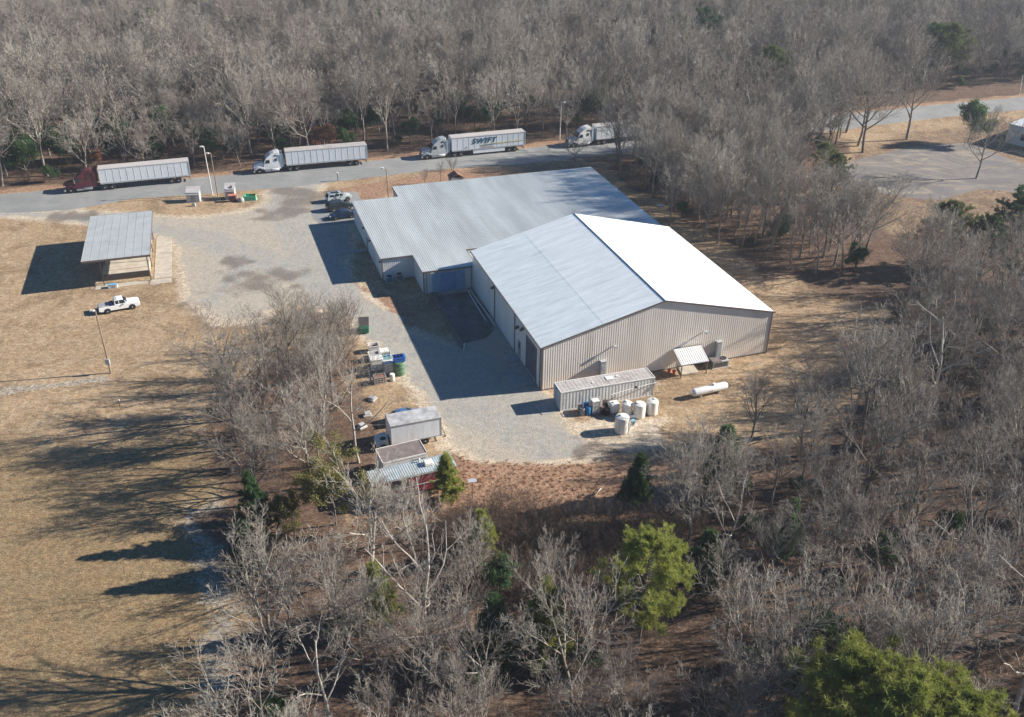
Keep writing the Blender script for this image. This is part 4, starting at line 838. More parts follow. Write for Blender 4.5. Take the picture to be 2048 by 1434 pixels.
o = MB().lathe([(.03, -.12), (.16, -.1), (.2, 0), (.16, .1), (.03, .12)], n=10).build('valve', M['trim_dark']); o.location = Cw(9.5, -.45) + (1.98,); tag(o, 'dark valve on the pipe run above the white tanks', 'valve')
o = thing('pump', 'dark tangled pump and hoses between the slatted crate and the tanks', 'pump', tuple(at(1208, 826)), .3)
b = MB(); rr = random.Random(4)
pts = [Vector((rr.uniform(-.6, .6), rr.uniform(-.5, .6), rr.uniform(.1, 1.1))) for _ in range(16)]; b.path(pts, .05, 5); b.build('hoses', M['black'], o)
MB().lathe([(.2, -.3), (.24, -.25), (.24, .3), (.2, .35)], (0, .1, .5), 12, 'x').build('motor', M['trim_dark'], o)
MB().box(-.5, .5, -.3, .4, 0, .2).build('base', M['rust'], o)
o = MB().path([Cw(12.3, .4) + (1.4,), Cw(12.7, .3) + (1.7,), Cw(12.6, -.1) + (1.9,), Cw(12.9, -.2) + (1.5,), Cw(12.6, .2) + (1.3,), Cw(12.9, .5) + (0,)], .06).build('hose_coil', M['cage']); tag(o, 'pale coiled hose hanging at the far end of the container', 'hose')
# propane tank
a_, c_ = at(1384, 800), at(1456, 783.5); d_ = c_ - a_; Lp = d_.length
o = thing('propane_tank', 'long white horizontal gas tank lying on two feet in the grass', 'gas tank', tuple((a_ + c_) / 2 + Vector((-.1, .35, 0))), math.atan2(d_.y, d_.x))
hl = Lp / 2; r = .50
MB().lathe([(.02, -hl), (.2, -hl + .03), (.36, -hl + .13), (.46, -hl + .28), (r, -hl + .45), (r, hl - .45), (.46, hl - .28), (.36, hl - .13), (.2, hl - .03), (.02, hl)], (0, 0, .78), 28, 'x').build('vessel', M['white_paint'], o, smooth=True)
MB().lathe([(.2, 1.2), (.2, 1.45), (.15, 1.5), (.02, 1.51)], (.5, 0, 0), 14).build('dome_cover', M['white_paint'], o)
MB().lathe([(.05, 1.25), (.05, 1.38)], (.0, 0, 0), 8).lathe([(.05, 1.25), (.05, 1.36)], (-.3, 0, 0), 8).build('valve', M['steel'], o)
for x in (-1.3, 1.3): MB().box(x - .1, x + .1, -.35, .35, 0, .42).build('foot', M['concrete'], o)
b = MB()
for k, x in enumerate((-.45, -.33, -.12, 0, .12)): b.box(x, x + .06, -.503, -.49, .72, .86)
b.build('marking', M['text_grey'], o)
# ---------------------------------------------------------------- heap of bins on the left of the drive
G_ = 'discarded bins beside the gravel drive'
bin_('open white bin with rusty brown contents at the back of the heap', Vector((*at(747, 689, 1.0)[:2], 0)), 1.35, 1.15, 1.0, Y0, grp=G_)
gp = lambda px, py, h: Vector((*at(px, py, h)[:2], 0))
bin_('open white bin with grey contents just in front of the rusty one', gp(747.5, 706.5, 1.05), 1.4, 1.1, 1.1, Y0, fill='grey_plastic', fz=.8, grp=G_)
o = thing('bin', 'tall closed white bin with flat lid in the middle of the heap', 'bin', tuple(gp(752, 718, 1.35)), Y0, G_)
MB().box(-.75, .75, -.6, .5, 0, 1.5).build('body', M['plastic_white'], o, bevel=.03); MB().box(-.8, .8, -.65, .55, 1.5, 1.57).build('lid', M['plastic_white'], o, bevel=.02)
crate('pale crate with slatted top at the back right of the heap', gp(769, 699, 1.1), 1.5, 1.4, 1.1, Y0, grp=G_, nx=3, nz=3)
for k, (px, py) in enumerate(((768.5, 713), (777, 711))):
    o = bin_(['pale blue tub, left one of the two behind the wire crate', 'pale blue tub, right one of the two behind the wire crate'][k], gp(px, py, 1.2), .55, .6, 1.2, Y0, m='cyan_plastic', fill='door_navy', fz=.85, grp=G_, name='tub')
crate('tall white wire crate in front of the pale blue tubs', gp(777.5, 724, 1.45), 1.5, 1.15, 1.55, Y0, inner='plastic_white', grp=G_, nx=3, nz=4)
crate('low rusty wire cage at the front left of the heap', gp(759, 752, .9), 1.45, 1.0, .95, Y0, m='cage', inner='rust', grp=G_, nx=4, nz=3)
drum('short cream drum standing in front of the bin heap', (784.5, 763), .32, .95, 'plastic_white', grp=None)
o = drum('large round green tub standing at the right end of the bin heap', (798, 752), .72, 1.75, 'green_drab', name='round_tub', grp=None, cat='tub')
gl = o.location.copy()
o = thing('blue_crate', 'bright blue crate sitting on top of the large round green tub', 'crate', (gl.x + .02, gl.y + .25, 1.8), Y0)
MB().box(-.72, .72, -.5, .5, 0, .55).build('body', M['blue_plastic'], o, bevel=.04)
MB().box(-.78, .78, -.56, .56, .55, .62).build('rim', M['blue_plastic'], o)
b = MB()
for k in range(3): b.box(-.5 + k * .42, -.32 + k * .42, -.45, .45, .62, .72)
b.build('ridges', M['navy_paint'], o)
o = MB().box(-.05, .05, -.05, .05, 0, 1.5).build('post', M['plastic_white']); o.location = gp(808.5, 741, 0); tag(o, 'slim white post leaning beside the round green tub', 'post'); o.rotation_euler = (.03, .05, 0)
o = MB().tube((0, 0, 0), (.9, -3.2, .1), .05, n=5).build('board', M['cage']); o.location = gp(737, 733, .2); tag(o, 'long pale pole lying in the grass left of the bins', 'pole')
c_ = at(717, 668) + Vector((0, .8, 0)); o = thing('dumpster', 'green dumpster with dark lid beside the gravel drive, half behind twigs', 'dumpster', tuple(c_), R(8))
MB().side([(.05, .15), (.0, 1.25), (1.35, 1.25), (1.3, .15)], -.95, .95).build('body', M['green_dark'], o)
MB().add([(.0, -.99, .85), (1.36, -.99, .85), (1.36, -.97, 1.34), (.0, -.97, 1.34), (.0, -.95, .85), (1.36, -.95, .85), (1.36, -.94, 1.34), (.0, -.94, 1.34)], [(0, 1, 2, 3), (7, 6, 5, 4), (0, 4, 5, 1), (1, 5, 6, 2), (2, 6, 7, 3), (3, 7, 4, 0)]).build('front_panel', M['green_light'], o)
MB().add([(-.03, -.93, 1.28), (1.38, -.93, 1.28), (1.38, .98, 1.60), (-.03, .98, 1.60), (-.03, -.93, 1.36), (1.38, -.93, 1.36), (1.38, .98, 1.68), (-.03, .98, 1.68)], [(3, 2, 1, 0), (4, 5, 6, 7), (0, 1, 5, 4), (1, 2, 6, 5), (2, 3, 7, 6), (3, 0, 4, 7)]).build('lid', M['trim_dark'], o)
for k, (px, py, a_) in enumerate(((735, 832, .3), (746, 800, 1.1), (725, 855, .7))):
    o = MB().box(-.5, .5, -.35, .35, 0, .25).box(-.3, .4, -.2, .5, .25, .4).build('scrap_panel', [M['cage'], M['grey_plastic'], M['cage']][k], bevel=.03); o.location = at(px, py); o.rotation_euler = (0, 0, a_)
    tag(o, ['pale scrap panels heaped left of the box truck roof', 'white scrap boxes dumped in the leaves below the bins', 'bluish scrap sheet beside the box truck cab'][k], 'scrap')
# ---------------------------------------------------------------- poles, signs and boxes
def pole(label, base, top, r, m, lamp=True, box=False, arm=(-.9, -.2), name='lamp_post', cat='lamp post'):
    c_ = at(*base); h = height_to(c_, *top); o = thing(name, label, cat, tuple(c_))
    tp = at(*top, h) - c_; tp.y = 0; tp.x = max(-.6, min(.6, tp.x))
    MB().tube((0, 0, 0), (tp.x, 0, h), r, r * .65, 10).build('pole', M[m], o, smooth=True)
    if lamp:
        MB().tube((tp.x, 0, h - .25), (tp.x + arm[0], arm[1], h - .05), .035, n=6).build('arm', M['galv'], o)
        l_ = MB().box(tp.x + arm[0] - .35, tp.x + arm[0] + .2, arm[1] - .16, arm[1] + .16, h - .14, h + .06).build('lamp_head', M['plastic_white'], o, bevel=.04)
        MB().box(tp.x + arm[0] - .25, tp.x + arm[0] + .1, arm[1] - .1, arm[1] + .1, h - .18, h - .14).build('diffuser', M['white_metal'], l_)
    if box: MB().box(-.28, .28, -.30, -.1, 1.35, 2.15).build('meter_box', M['galv'], o, bevel=.02)
    return o
pole('slender wooden lamp post with white meter box standing on the dry grass', (222, 746), (190, 620), .12, 'wood_pole', box=True, arm=(-.25, -.1))
pole('thick pale light pole by the road behind the grey roadside cabinets', (425, 390), (407, 292), .12, 'pale_pole', arm=(-.3, -.2))
pole('thin brown wooden pole with a lamp, right beside the pale light pole', (436, 393), (421, 305), .11, 'wood_pole', arm=(-.4, -.3))
pole('slender wooden lamp post rising behind the roof edge of the low building', (777.5, 400), (772, 337), .11, 'wood_pole', arm=(-.7, .3))
pole('tall pale pole at the forest edge beyond the road, right of the lettered trailer', (1119, 280), (1123, 204), .14, 'pale_pole', arm=(.7, 0))
pole('pale pole beyond the road at the far right edge of the picture', (2038, 188), (2046, 150), .14, 'pale_pole', lamp=False, name='utility_pole', cat='pole')
def cabinet(label, px, w_, d_, h, m, rm, yaw, name='roadside_cabinet', stain=False):
    c_ = at(*px); o = thing(name, label, 'cabinet', tuple(c_), yaw)
    MB().box(-w_ / 2, w_ / 2, 0, d_, 0, h - .35).build('body', M[m], o)
    MB().add([(-w_ / 2 - .1, -.15, h - .75), (w_ / 2 + .1, -.15, h - .75), (w_ / 2 + .1, d_ + .15, h + .15), (-w_ / 2 - .1, d_ + .15, h + .15), (-w_ / 2 - .1, -.15, h - .67), (w_ / 2 + .1, -.15, h - .67), (w_ / 2 + .1, d_ + .15, h + .23), (-w_ / 2 - .1, d_ + .15, h + .23)],
             [(3, 2, 1, 0), (4, 5, 6, 7), (0, 1, 5, 4), (1, 2, 6, 5), (2, 3, 7, 6), (3, 0, 4, 7)]).build('roof', M[rm], o)
    MB().box(-.4, .4, -.03, 0, .1, h - .9).build('door', M['grey_plastic'], o)
    if stain: MB().add([(.0, .3, h - .44), (.45, .35, h - .41), (.5, .9, h - .05), (.1, 1.0, h + .01)], [(0, 1, 2, 3)]).build('stain', M['trim_dark'], o).location.z = .03
    return o
cabinet('square grey slant-roofed cabinet alone on the grass by the road', (387, 405), 2.3, 1.8, 2.2, 'galv', 'trailer_roof', R(8))
cabinet('grey slant-roofed cabinet with dark stain behind the red and blue machine', (461, 400), 1.7, 1.8, 2.4, 'galv', 'trailer_roof', R(8), stain=True)
o = thing('machine', 'small red and blue machine under a pinkish lid by the stained cabinet', 'machine', tuple(at(467, 404)), R(12))
MB().box(-.7, .1, 0, .8, 0, 1.15).build('body', M['navy_paint'], o, bevel=.03); MB().box(.1, .5, 0, .7, 0, .95).build('side_unit', M['red_paint'], o); MB().box(-.85, .8, -.1, .9, 1.15, 1.25).build('lid', M['stripe_red'], o)
MB().tube((.7, .3, 0), (.7, .3, 1.15), .12, n=10).build('pipe', M['galv'], o)
o = thing('pump', 'grey rounded pump between the red machine and the green box', 'pump', tuple(at(483, 403)), 0)
MB().lathe([(.5, 0), (.55, .2), (.5, .55), (.3, .8), (.02, .85)], n=14).build('housing', M['concrete_grey'], o, smooth=True); MB().tube((.4, .4, 0), (.4, .4, 1.3), .08, n=6).build('pipe', M['green_light'], o)
o = thing('transformer_box', 'open-topped green and yellow utility box at the end of the grass island', 'utility box', tuple(at(501, 402)), R(8))
MB().box(-1.05, 1.0, 0, .12, 0, .9).box(-1.05, 1.0, 1.2, 1.32, 0, .9).box(-1.05, -.93, .12, 1.2, 0, .9).box(.88, 1.0, .12, 1.2, 0, .9).build('body', M['green_light'], o); MB().box(-.93, .88, .12, 1.2, 0, .35).build('floor', M['green_dark'], o)
MB().box(-1.15, 1.1, -.1, 1.42, .0, .08).build('pad', M['concrete'], o); MB().box(.95, 1.05, 0, 1.32, .9, .98).box(-1.05, 1, 1.22, 1.34, .9, .98).build('rim', M['stripe_yellow'], o)
o = thing('utility_box', 'tiny grey box on the grass in front of the lone grey cabinet', 'utility box', tuple(at(388, 412)), 0)
MB().box(-.3, .3, -.2, .2, 0, .5).build('body', M['galv'], o); MB().tube((0, 0, .5), (0, 0, .8), .12, n=8).build('cap', M['green_drab'], o)
def post(label, px, h, r=.06, m='wood_pole', head=None, hm='plastic_white', name='post', cat='post'):
    o = thing(name, label, cat, tuple(at(*px)), R(10)); MB().tube((0, 0, 0), (0, 0, h), r, n=6).build('stake', M[m], o)
    if head: MB().box(-head[0] / 2, head[0] / 2, -head[1] / 2, head[1] / 2, h, h + head[2]).build('head', M[hm], o, bevel=.02)
    return o
post('dark post with a white top at the mouth of the gravel drive', (676, 362), 1.1, .07, 'trim_dark', (.4, .3, .6))
post('short dark stake with pale cap, leftmost of three in the grass', (240, 812), .75, .05, 'trim_dark', (.22, .2, .15))
post('short plain dark stake, middle of three in the grass', (306, 799), .8, .06, 'trim_dark')
post('short pale capped stake, rightmost of three, near the shrubs', (365, 790), .45, .05, 'galv', (.2, .2, .2))
o = post('rusty sign post with small flat top standing in the orange brush', (945, 997), 2.3, .06, 'rust', (.9, .6, .06), 'galv', 'sign_post', 'sign post')
o = MB().box(-.35, .35, -.03, .03, 0, .9).build('leaning_board', M['plastic_white']); o.location = at(1192, 988); o.rotation_euler = (.5, 0, .9); tag(o, 'small white board leaning in the dark brush', 'board')
o = MB().box(-.6, .6, -.4, .4, 0, .03).box(-.3, .5, -.2, .5, .03, .08).build('tarp', M['cyan_plastic']); o.location = at(1322, 411); tag(o, 'crumpled turquoise tarp on the ground among the bare trees', 'tarp')
o = thing('small_shed', 'tiny shed with red gabled roof behind the low building', 'shed', tuple(at(912, 367)), R(20))
MB().box(-1.2, 1.2, -1, 1, 0, 1.5).build('wall', M['grey_plastic'], o); MB().side([(-1.4, 1.45), (0, 2.3), (1.4, 1.45), (1.4, 1.38), (0, 2.2), (-1.4, 1.38)], -1.15, 1.15).build('roof', M['rust'], o)
ob_ = at(2021, 247, 4.2); o = thing('white_building', 'white flat-roofed building cut off by the right edge, beside the parking lot', 'building', (ob_.x, ob_.y, 0), R(-50))
MB().box(0, 34, -.2, 22, 0, 4.0).build('wall', M['wall_white'], o); MB().box(-.2, 34.2, -.4, 22.2, 4.0, 4.22).build('roof', M['roof_low'], o)
for k in range(4): MB().box(3 + k * 5, 4.4 + k * 5, -.24, -.2, 1.2, 2.6).build('window', M['glass'], o)
MB().box(-.04, 0, 8, 9.1, 0, 2.2).build('door', M['door_grey'], o)
# ---------------------------------------------------------------- trees
def bark_mat(name, a, b_, c3):
    m, t, p = nodes(name); oi = N(t, 'ShaderNodeObjectInfo').outputs['Random']; co = N(t, 'ShaderNodeTexCoord').outputs['Object']
    c = mixc(t, ramp(t, oi, 0, 1), a, b_); c = mixc(t, ramp(t, noise(t, co, .35, 3), .45, .65), c, c3)
    c = mixc(t, 1.0, c, ramp(t, noise(t, co, 3, 3), .3, .7, .75, 1.2), 'MULTIPLY')
    setin(t, p.inputs['Base Color'], c); p.inputs['Roughness'].default_value = .9; p.inputs['Specular IOR Level'].default_value = .1; return m
M['bark'] = bark_mat('bark', (.27, .235, .20), (.17, .145, .125), (.34, .31, .27))
M['twig'] = bark_mat('twig', (.36, .325, .28), (.21, .175, .15), (.41, .38, .33))
M['bark_pale'] = bark_mat('bark_pale', (.46, .42, .37), (.38, .34, .29), (.52, .48, .43))
M['twig_pale'] = bark_mat('twig_pale', (.38, .345, .30), (.30, .265, .23), (.44, .41, .36))
def leaf_mat(name, a, b_, hot):
    m, t, p = nodes(name); co = N(t, 'ShaderNodeTexCoord').outputs['Object']; oi = N(t, 'ShaderNodeObjectInfo').outputs['Random']
    c = mixc(t, ramp(t, noise(t, co, .5, 3), .35, .65), a, b_); c = mixc(t, ramp(t, noise(t, co, 1.7, 3), .5, .7, 0, .7), c, hot)
    c = mixc(t, 1.0, c, mixc(t, oi, (.8, .8, .8), (1.2, 1.2, 1.2)), 'MULTIPLY')
    setin(t, p.inputs['Base Color'], c); p.inputs['Roughness'].default_value = .55; p.inputs['Specular IOR Level'].default_value = .3
    tr_ = N(t, 'ShaderNodeBsdfTranslucent'); setin(t, tr_.inputs[0], c); mx = N(t, 'ShaderNodeMixShader'); mx.inputs[0].default_value = .4
    out = t.nodes['Material Output']; t.links.new(p.outputs[0], mx.inputs[1]); t.links.new(tr_.outputs[0], mx.inputs[2]); t.links.new(mx.outputs[0], out.inputs[0]); return m
M['needles'] = leaf_mat('needles', (.215, .255, .05), (.30, .32, .07), (.42, .41, .13))
M['needles_dark'] = leaf_mat('needles_dark', (.05, .11, .045), (.08, .145, .05), (.13, .18, .06))
M['leaves_olive'] = leaf_mat('leaves_olive', (.21, .20, .065), (.29, .265, .09), (.36, .31, .14))
M['needles_olive'] = leaf_mat('needles_olive', (.12, .155, .05), (.17, .19, .06), (.22, .22, .08))
M['leaves_rust'] = leaf_mat('leaves_rust', (.30, .13, .07), (.38, .18, .10), (.42, .24, .15))
M['weed'] = bark_mat('weed', (.66, .42, .27), (.56, .35, .22), (.72, .52, .36))
M['brush'] = bark_mat('brush', (.17, .125, .10), (.21, .16, .125), (.14, .10, .08))
def seg_mesh(name, segs, k, m):
    if len(segs) == 0: segs = [(0, 0, 0, 0, 0, .01, .001, .001)]
    s = np.array(segs, float); p0, p1, r0, r1 = s[:, 0:3], s[:, 3:6], s[:, 6], s[:, 7]; n = len(s)
    d = p1 - p0; d /= np.linalg.norm(d, axis=1)[:, None] + 1e-9
    h = np.where(np.abs(d[:, 2:3]) < .9, [[0, 0, 1.0]], [[1.0, 0, 0]]); a = np.cross(d, h); a /= np.linalg.norm(a, axis=1)[:, None]; b = np.cross(d, a)
    ang = np.arange(k) * 2 * np.pi / k; ca, sa = np.cos(ang), np.sin(ang)
    ring = a[:, None, :] * ca[None, :, None] + b[:, None, :] * sa[None, :, None]
    v = np.concatenate([p0[:, None] + ring * r0[:, None, None], p1[:, None] + ring * r1[:, None, None]], 1).reshape(-1, 3)
    i = np.arange(k); j = (i + 1) % k; q = np.stack([i, j, j + k, i + k], -1)
    f = (np.arange(n)[:, None, None] * 2 * k + q[None]).reshape(-1, 4)
    return raw_mesh(name, v, f, m)
def raw_mesh(name, v, f, m, smooth=True):
    me = bpy.data.meshes.new(name); w_ = f.shape[1]; me.vertices.add(len(v)); me.loops.add(f.size); me.polygons.add(len(f))
    me.vertices.foreach_set('co', np.ascontiguousarray(v, np.float32).ravel()); me.loops.foreach_set('vertex_index', np.ascontiguousarray(f, np.int32).ravel())
    me.polygons.foreach_set('loop_start', np.arange(0, f.size, w_, dtype=np.int32))
    me.polygons.foreach_set('use_smooth', np.full(len(f), smooth)); me.update(calc_edges=True); me.materials.append(m); return me
def bare_segs(seed, H, style='forest', fine=1.0, tw=.012, trunk_r=None):
    r = random.Random(seed); T, C = [], []
    P = dict(forest=dict(nch=[10, 8, 7, 5], ang=[40, 38, 36, 34], rat=[.78, .52, .48, .50], lead=.70, t0=.34, up=.10),
             broad=dict(nch=[9, 9, 7, 5], ang=[54, 42, 38, 35], rat=[1.05, .52, .46, .48], lead=.56, t0=.36, up=.09),
             slim=dict(nch=[11, 6, 6, 5], ang=[32, 34, 34, 34], rat=[.54, .52, .50, .5], lead=.84, t0=.32, up=.11),
             snag=dict(nch=[8, 4, 3, 2], ang=[50, 45, 42, 40], rat=[.55, .50, .5, .5], lead=.90, t0=.35, up=.10))[style]
    R0 = trunk_r or H * .0145
    def branch(p, d, L, rad, lev):
        ns = (7, 5, 4, 3, 2)[lev]; wob = (.06, .12, .14, .13, .12)[lev]; pts = [(p, rad)]
        end = (.35, .35, .35, .5, .7)[lev]
        for i in range(ns):
            d = (d + Vector((r.gauss(0, wob), r.gauss(0, wob), r.gauss(0, wob) + (P['up'] if lev else .02)))).normalized()
            q = p + d * (L / ns); r2 = rad * (1 - (1 - end) / ns * (i + 1) / (1 - (1 - end) * i / ns) * 1.0) if False else pts[0][1] * (1 - (1 - end) * (i + 1) / ns)
            r2 = max(r2, tw * .7)
            (T if lev == 0 or (lev == 1) else C).append((*p, *q, pts[-1][1], r2)); p = q; pts.append((p, r2))
        if lev >= 4: return
        n = P['nch'][lev]; n = max(1, int(round(n * (fine if lev else 1) * r.uniform(.8, 1.2))))
        t0 = P['t0'] if lev == 0 else .22; az = r.uniform(0, 6.28)
        for k in range(n):
            t = t0 + (1 - t0) * (k + r.random() * .8) / n; t = min(t, .985); fi = t * ns; i = int(fi)
            a, ra = pts[i]; b2, rb = pts[min(i + 1, ns)]; f_ = fi - i; q = a.lerp(b2, f_); dd = (b2 - a).normalized()
            az += 2.4 + r.uniform(-.5, .5); o1 = dd.orthogonal().normalized(); o2 = dd.cross(o1)
            an = math.radians(P['ang'][lev] * r.uniform(.7, 1.25) * ((1.1 - .35 * t) if lev == 0 else 1))
            nd = (dd * math.cos(an) + (o1 * math.cos(az) + o2 * math.sin(az)) * math.sin(an)).normalized()
            shp = (1.10 - .55 * t) if lev == 0 and style != 'broad' else (1.05 - .45 * t)
            Lc = L * P['rat'][lev] * shp * r.uniform(.75, 1.2); rc = max(tw, min((ra + (rb - ra) * f_) * .62, rad * .5)) if lev < 3 else tw
            branch(q, nd, Lc, rc, lev + 1)
    branch(Vector((0, 0, -.1)), Vector((r.gauss(0, .04), r.gauss(0, .04), 1)).normalized(), H * P['lead'], R0, 0)
    return T, C
def link_tree(name, parts, label, cat, loc, rz, s, grp, sz=None):
    o = thing(name, label, cat, loc, rz, grp); o.scale = (s, s, sz or s)
    for nm, me in parts:
        c = bpy.data.objects.new(nm, me); scene.collection.objects.link(c); c.parent = o
    return o
PROTO = {}
def add_bare(key, seed, H, style, fine, tw, pale=False):
    T, C = bare_segs(seed, H, style, fine, tw)
    PROTO[key] = [('trunk', seg_mesh('trunk', T, 6, M['bark_pale' if pale else 'bark'])), ('crown', seg_mesh('crown', C, 3, M['twig_pale' if pale else 'twig']))]
for k in range(5): add_bare(('near', k), 100 + k, 15.0, ['forest', 'broad', 'forest', 'broad', 'forest'][k], 1.1, .0125)
for k in range(3): add_bare(('pale', k), 140 + k, 15.0, ['snag', 'broad', 'snag'][k], .9, .015, True)
for k in range(4): add_bare(('slim', k), 160 + k, 12.0, 'slim', 1.0, .0125)
for k in range(7): add_bare(('far', k), 200 + k, 16.0, ['forest', 'broad', 'broad', 'broad', 'slim', 'broad', 'forest'][k], 1.0, .0195)
def blades(centers, n, L, w_, r, up=.3, flat=False):
    """n thin blades fanning out of every centre"""
    c = np.repeat(np.array(centers), n, 0); m_ = len(c)
    d = r.normal(size=(m_, 3)); d[:, 2] += up; d /= np.linalg.norm(d, axis=1)[:, None]
    s = r.normal(size=(m_, 3)); s = np.cross(d, s); s /= np.linalg.norm(s, axis=1)[:, None]
    Lr = L * r.uniform(.6, 1.15, (m_, 1)); c0 = c + d * Lr * .12
    v = np.stack([c0 - s * w_ * .35, c0 + s * w_ * .35, c + d * Lr * .7 + s * w_ * .5, c + d * Lr], 1).reshape(-1, 3)
    return v, np.arange(m_ * 4).reshape(-1, 4)
def pine_proto(key, seed, H, shape, m, tufts=6, L=.34, wid=.05):
    r = random.Random(seed); rn_ = np.random.default_rng(seed); T, C, cen = [], [], []
    p = Vector((0, 0, 0)); d = Vector((r.gauss(0, .02), r.gauss(0, .02), 1)); lean = d; R0 = H * .012
    pts = []
    for i in range(10):
        q = p + (lean + Vector((r.gauss(0, .03), r.gauss(0, .03), 0))) * (H / 10); T.append((*p, *q, R0 * (1 - i * .09), R0 * (1 - (i + 1) * .09))); pts.append(p); p = q
    pts.append(p); cen.append(tuple(p)); z = .28 if shape == 'round' else .08
    while z < .99:
        for k in range(r.randint(3, 5)):
            t = min(.98, z + r.uniform(-.015, .015)); i = int(t * 10); q = pts[i].lerp(pts[min(i + 1, 10)], t * 10 - i)
            rel = (z - .25) / .75
            Lb = H * ((.36 * math.sin(math.pi * min(1, max(0, rel * .8 + .22)))) if shape == 'round' else .30 * (1 - z) + .02) * (r.uniform(.65, 1.15) if shape != 'ragged' else r.choice((.3, .5, .8, 1.2)))
            az = r.uniform(0, 6.28); el = r.uniform(-.05, .35) + rel * .45; dd = Vector((math.cos(az) * math.cos(el), math.sin(az) * math.cos(el), math.sin(el)))
            a = q; n = 4; rb = max(.02, R0 * .25)
            for s in range(n):
                dd = (dd + Vector((r.gauss(0, .1), r.gauss(0, .1), .09))).normalized(); b2 = a + dd * Lb / n
                C.append((*a, *b2, rb * (1 - s * .2), rb * (.8 - s * .2)))
                if s >= 1 or Lb < 1.2:
                    for u in range(tufts // 2 if s < n - 1 else tufts):
                        sd = (dd + Vector((r.gauss(0, .8), r.gauss(0, .8), r.gauss(.25, .5)))).normalized(); e = b2 + sd * r.uniform(.15, .30) * (Lb * .5 + .5)
                        C.append((*b2, *e, .014, .008)); cen.append(tuple(e)); cen.append(tuple(b2.lerp(e, .5))); cen.append(tuple(e + Vector((r.gauss(0, .22), r.gauss(0, .22), r.gauss(.1, .15)))))
                a = b2
        z += r.uniform(.024, .038)
    print(key, len(cen)); v, f = blades(cen, 17, L, wid, rn_, .5)
    PROTO[key] = [('trunk', seg_mesh('trunk', T + C, 5, M['bark'])), ('crown', raw_mesh('crown', v, f, M[m], False))]
for k in range(3): pine_proto(('pine', k), 300 + k, 13, 'round', 'needles', 6, .42, .045)
for k in range(2): pine_proto(('dark_pine', k), 320 + k, 12, ['cone', 'round'][k], 'needles_dark', 5, .36, .08)
for k in range(2): pine_proto(('mid_pine', k), 340 + k, 13, 'round', 'needles_olive', 5, .42, .06)
pine_proto(('young', 0), 330, 7, 'ragged', 'needles', 4, .36, .045)
pine_proto(('young_dark', 0), 331, 7, 'cone', 'needles_dark', 5, .34, .07)
def leafy_proto(key, seed, H, m, n=9000, size=.17, spread=.34):
    r = random.Random(seed); rn_ = np.random.default_rng(seed); T, C = bare_segs(seed, H, 'broad', .55, .015)
    ends = np.array([s[3:6] for s in C]); ends = ends[rn_.choice(len(ends), min(len(ends), n // 6), replace=False)]
    ends = ends + rn_.normal(scale=.12, size=ends.shape); nb = max(4, n // len(ends)); ends = np.repeat(ends, nb, 0) + rn_.normal(scale=.26, size=(len(ends) * nb, 3)); v, f = blades(ends, 1, size, size * .8, rn_, .1)
    PROTO[key] = [('trunk', seg_mesh('trunk', T + C, 4, M['bark'])), ('crown', raw_mesh('crown', v, f, M[m], False))]
leafy_proto(('olive', 0), 351, 12, 'leaves_olive', 17000, .20)
leafy_proto(('rust', 0), 352, 7, 'leaves_rust', 11000, .22)
TUFT, _f = blades(np.column_stack([np.random.default_rng(3).normal(scale=.16, size=(26, 2)), np.zeros(26)]), 5, .55, .035, np.random.default_rng(4), 1.3)
PROTO[('tuft', 0)] = [('stems', raw_mesh('weed_stems', TUFT, _f, M['weed'], False))]
leafy_proto(('holly', 0), 353, 7, 'needles_dark', 16000, .22)
# shrubs / brush clumps
def shrub_proto(key, seed, H, n, m):
    r = random.Random(seed); S = []
    for k in range(n):
        az = r.uniform(0, 6.28); p = Vector((math.cos(az) * r.uniform(0, .3), math.sin(az) * r.uniform(0, .3), 0)); d = Vector((math.cos(az) * r.uniform(.1, .7), math.sin(az) * r.uniform(.1, .7), 1)).normalized(); L = H * r.uniform(.6, 1.1)
        for i in range(4):
            d = (d + Vector((r.gauss(0, .16), r.gauss(0, .16), .03))).normalized(); q = p + d * L / 4; S.append((*p, *q, .016 - i * .002, .014 - i * .002))
            if i >= 1:
                for u in range(3):
                    e = q + (d + Vector((r.gauss(0, .7), r.gauss(0, .7), r.gauss(.2, .4)))).normalized() * L * r.uniform(.12, .28); S.append((*q, *e, .010, .008))
                    for w2 in range(2): e2 = e + (d + Vector((r.gauss(0, .7), r.gauss(0, .7), r.gauss(.2, .4)))).normalized() * L * .12; S.append((*e, *e2, .008, .006))
            p = q
    PROTO[key] = [('stems', seg_mesh('stems', S, 3, m))]
shrub_proto(('shrub', 0), 400, 2.4, 16, M['brush']); shrub_proto(('shrub', 1), 401, 3.2, 14, M['brush'])
# ---- where the trees stand
def grid_ok(pts, p, dmin):
    return all((p[0] - q[0]) ** 2 + (p[1] - q[1]) ** 2 > dmin * dmin for q in pts)
def scatter(poly, dmin, seed, tries=None, avoid=None):
    r = random.Random(seed); xs_, ys_ = [p[0] for p in poly], [p[1] for p in poly]; cell = {}; out = []
    area = (max(xs_) - min(xs_)) * (max(ys_) - min(ys_)); tries = tries or int(area / dmin ** 2 * 6)
    X = np.array([r.uniform(min(xs_), max(xs_)) for _ in range(tries)]); Y = np.array([r.uniform(min(ys_), max(ys_)) for _ in range(tries)])
    ok = sdf(X, Y, poly) > 0
    for x, y in zip(X[ok], Y[ok]):
        cx, cy = int(x // dmin), int(y // dmin)
        if any((x - a) ** 2 + (y - b2) ** 2 < dmin ** 2 for i in (-1, 0, 1) for j in (-1, 0, 1) for a, b2 in cell.get((cx + i, cy + j), ())): continue
        cell.setdefault((cx, cy), []).append((x, y)); out.append((float(x), float(y)))
    return out
TR = []          # (x, y, proto key, height scale, rot, zone)
rt = random.Random(77)
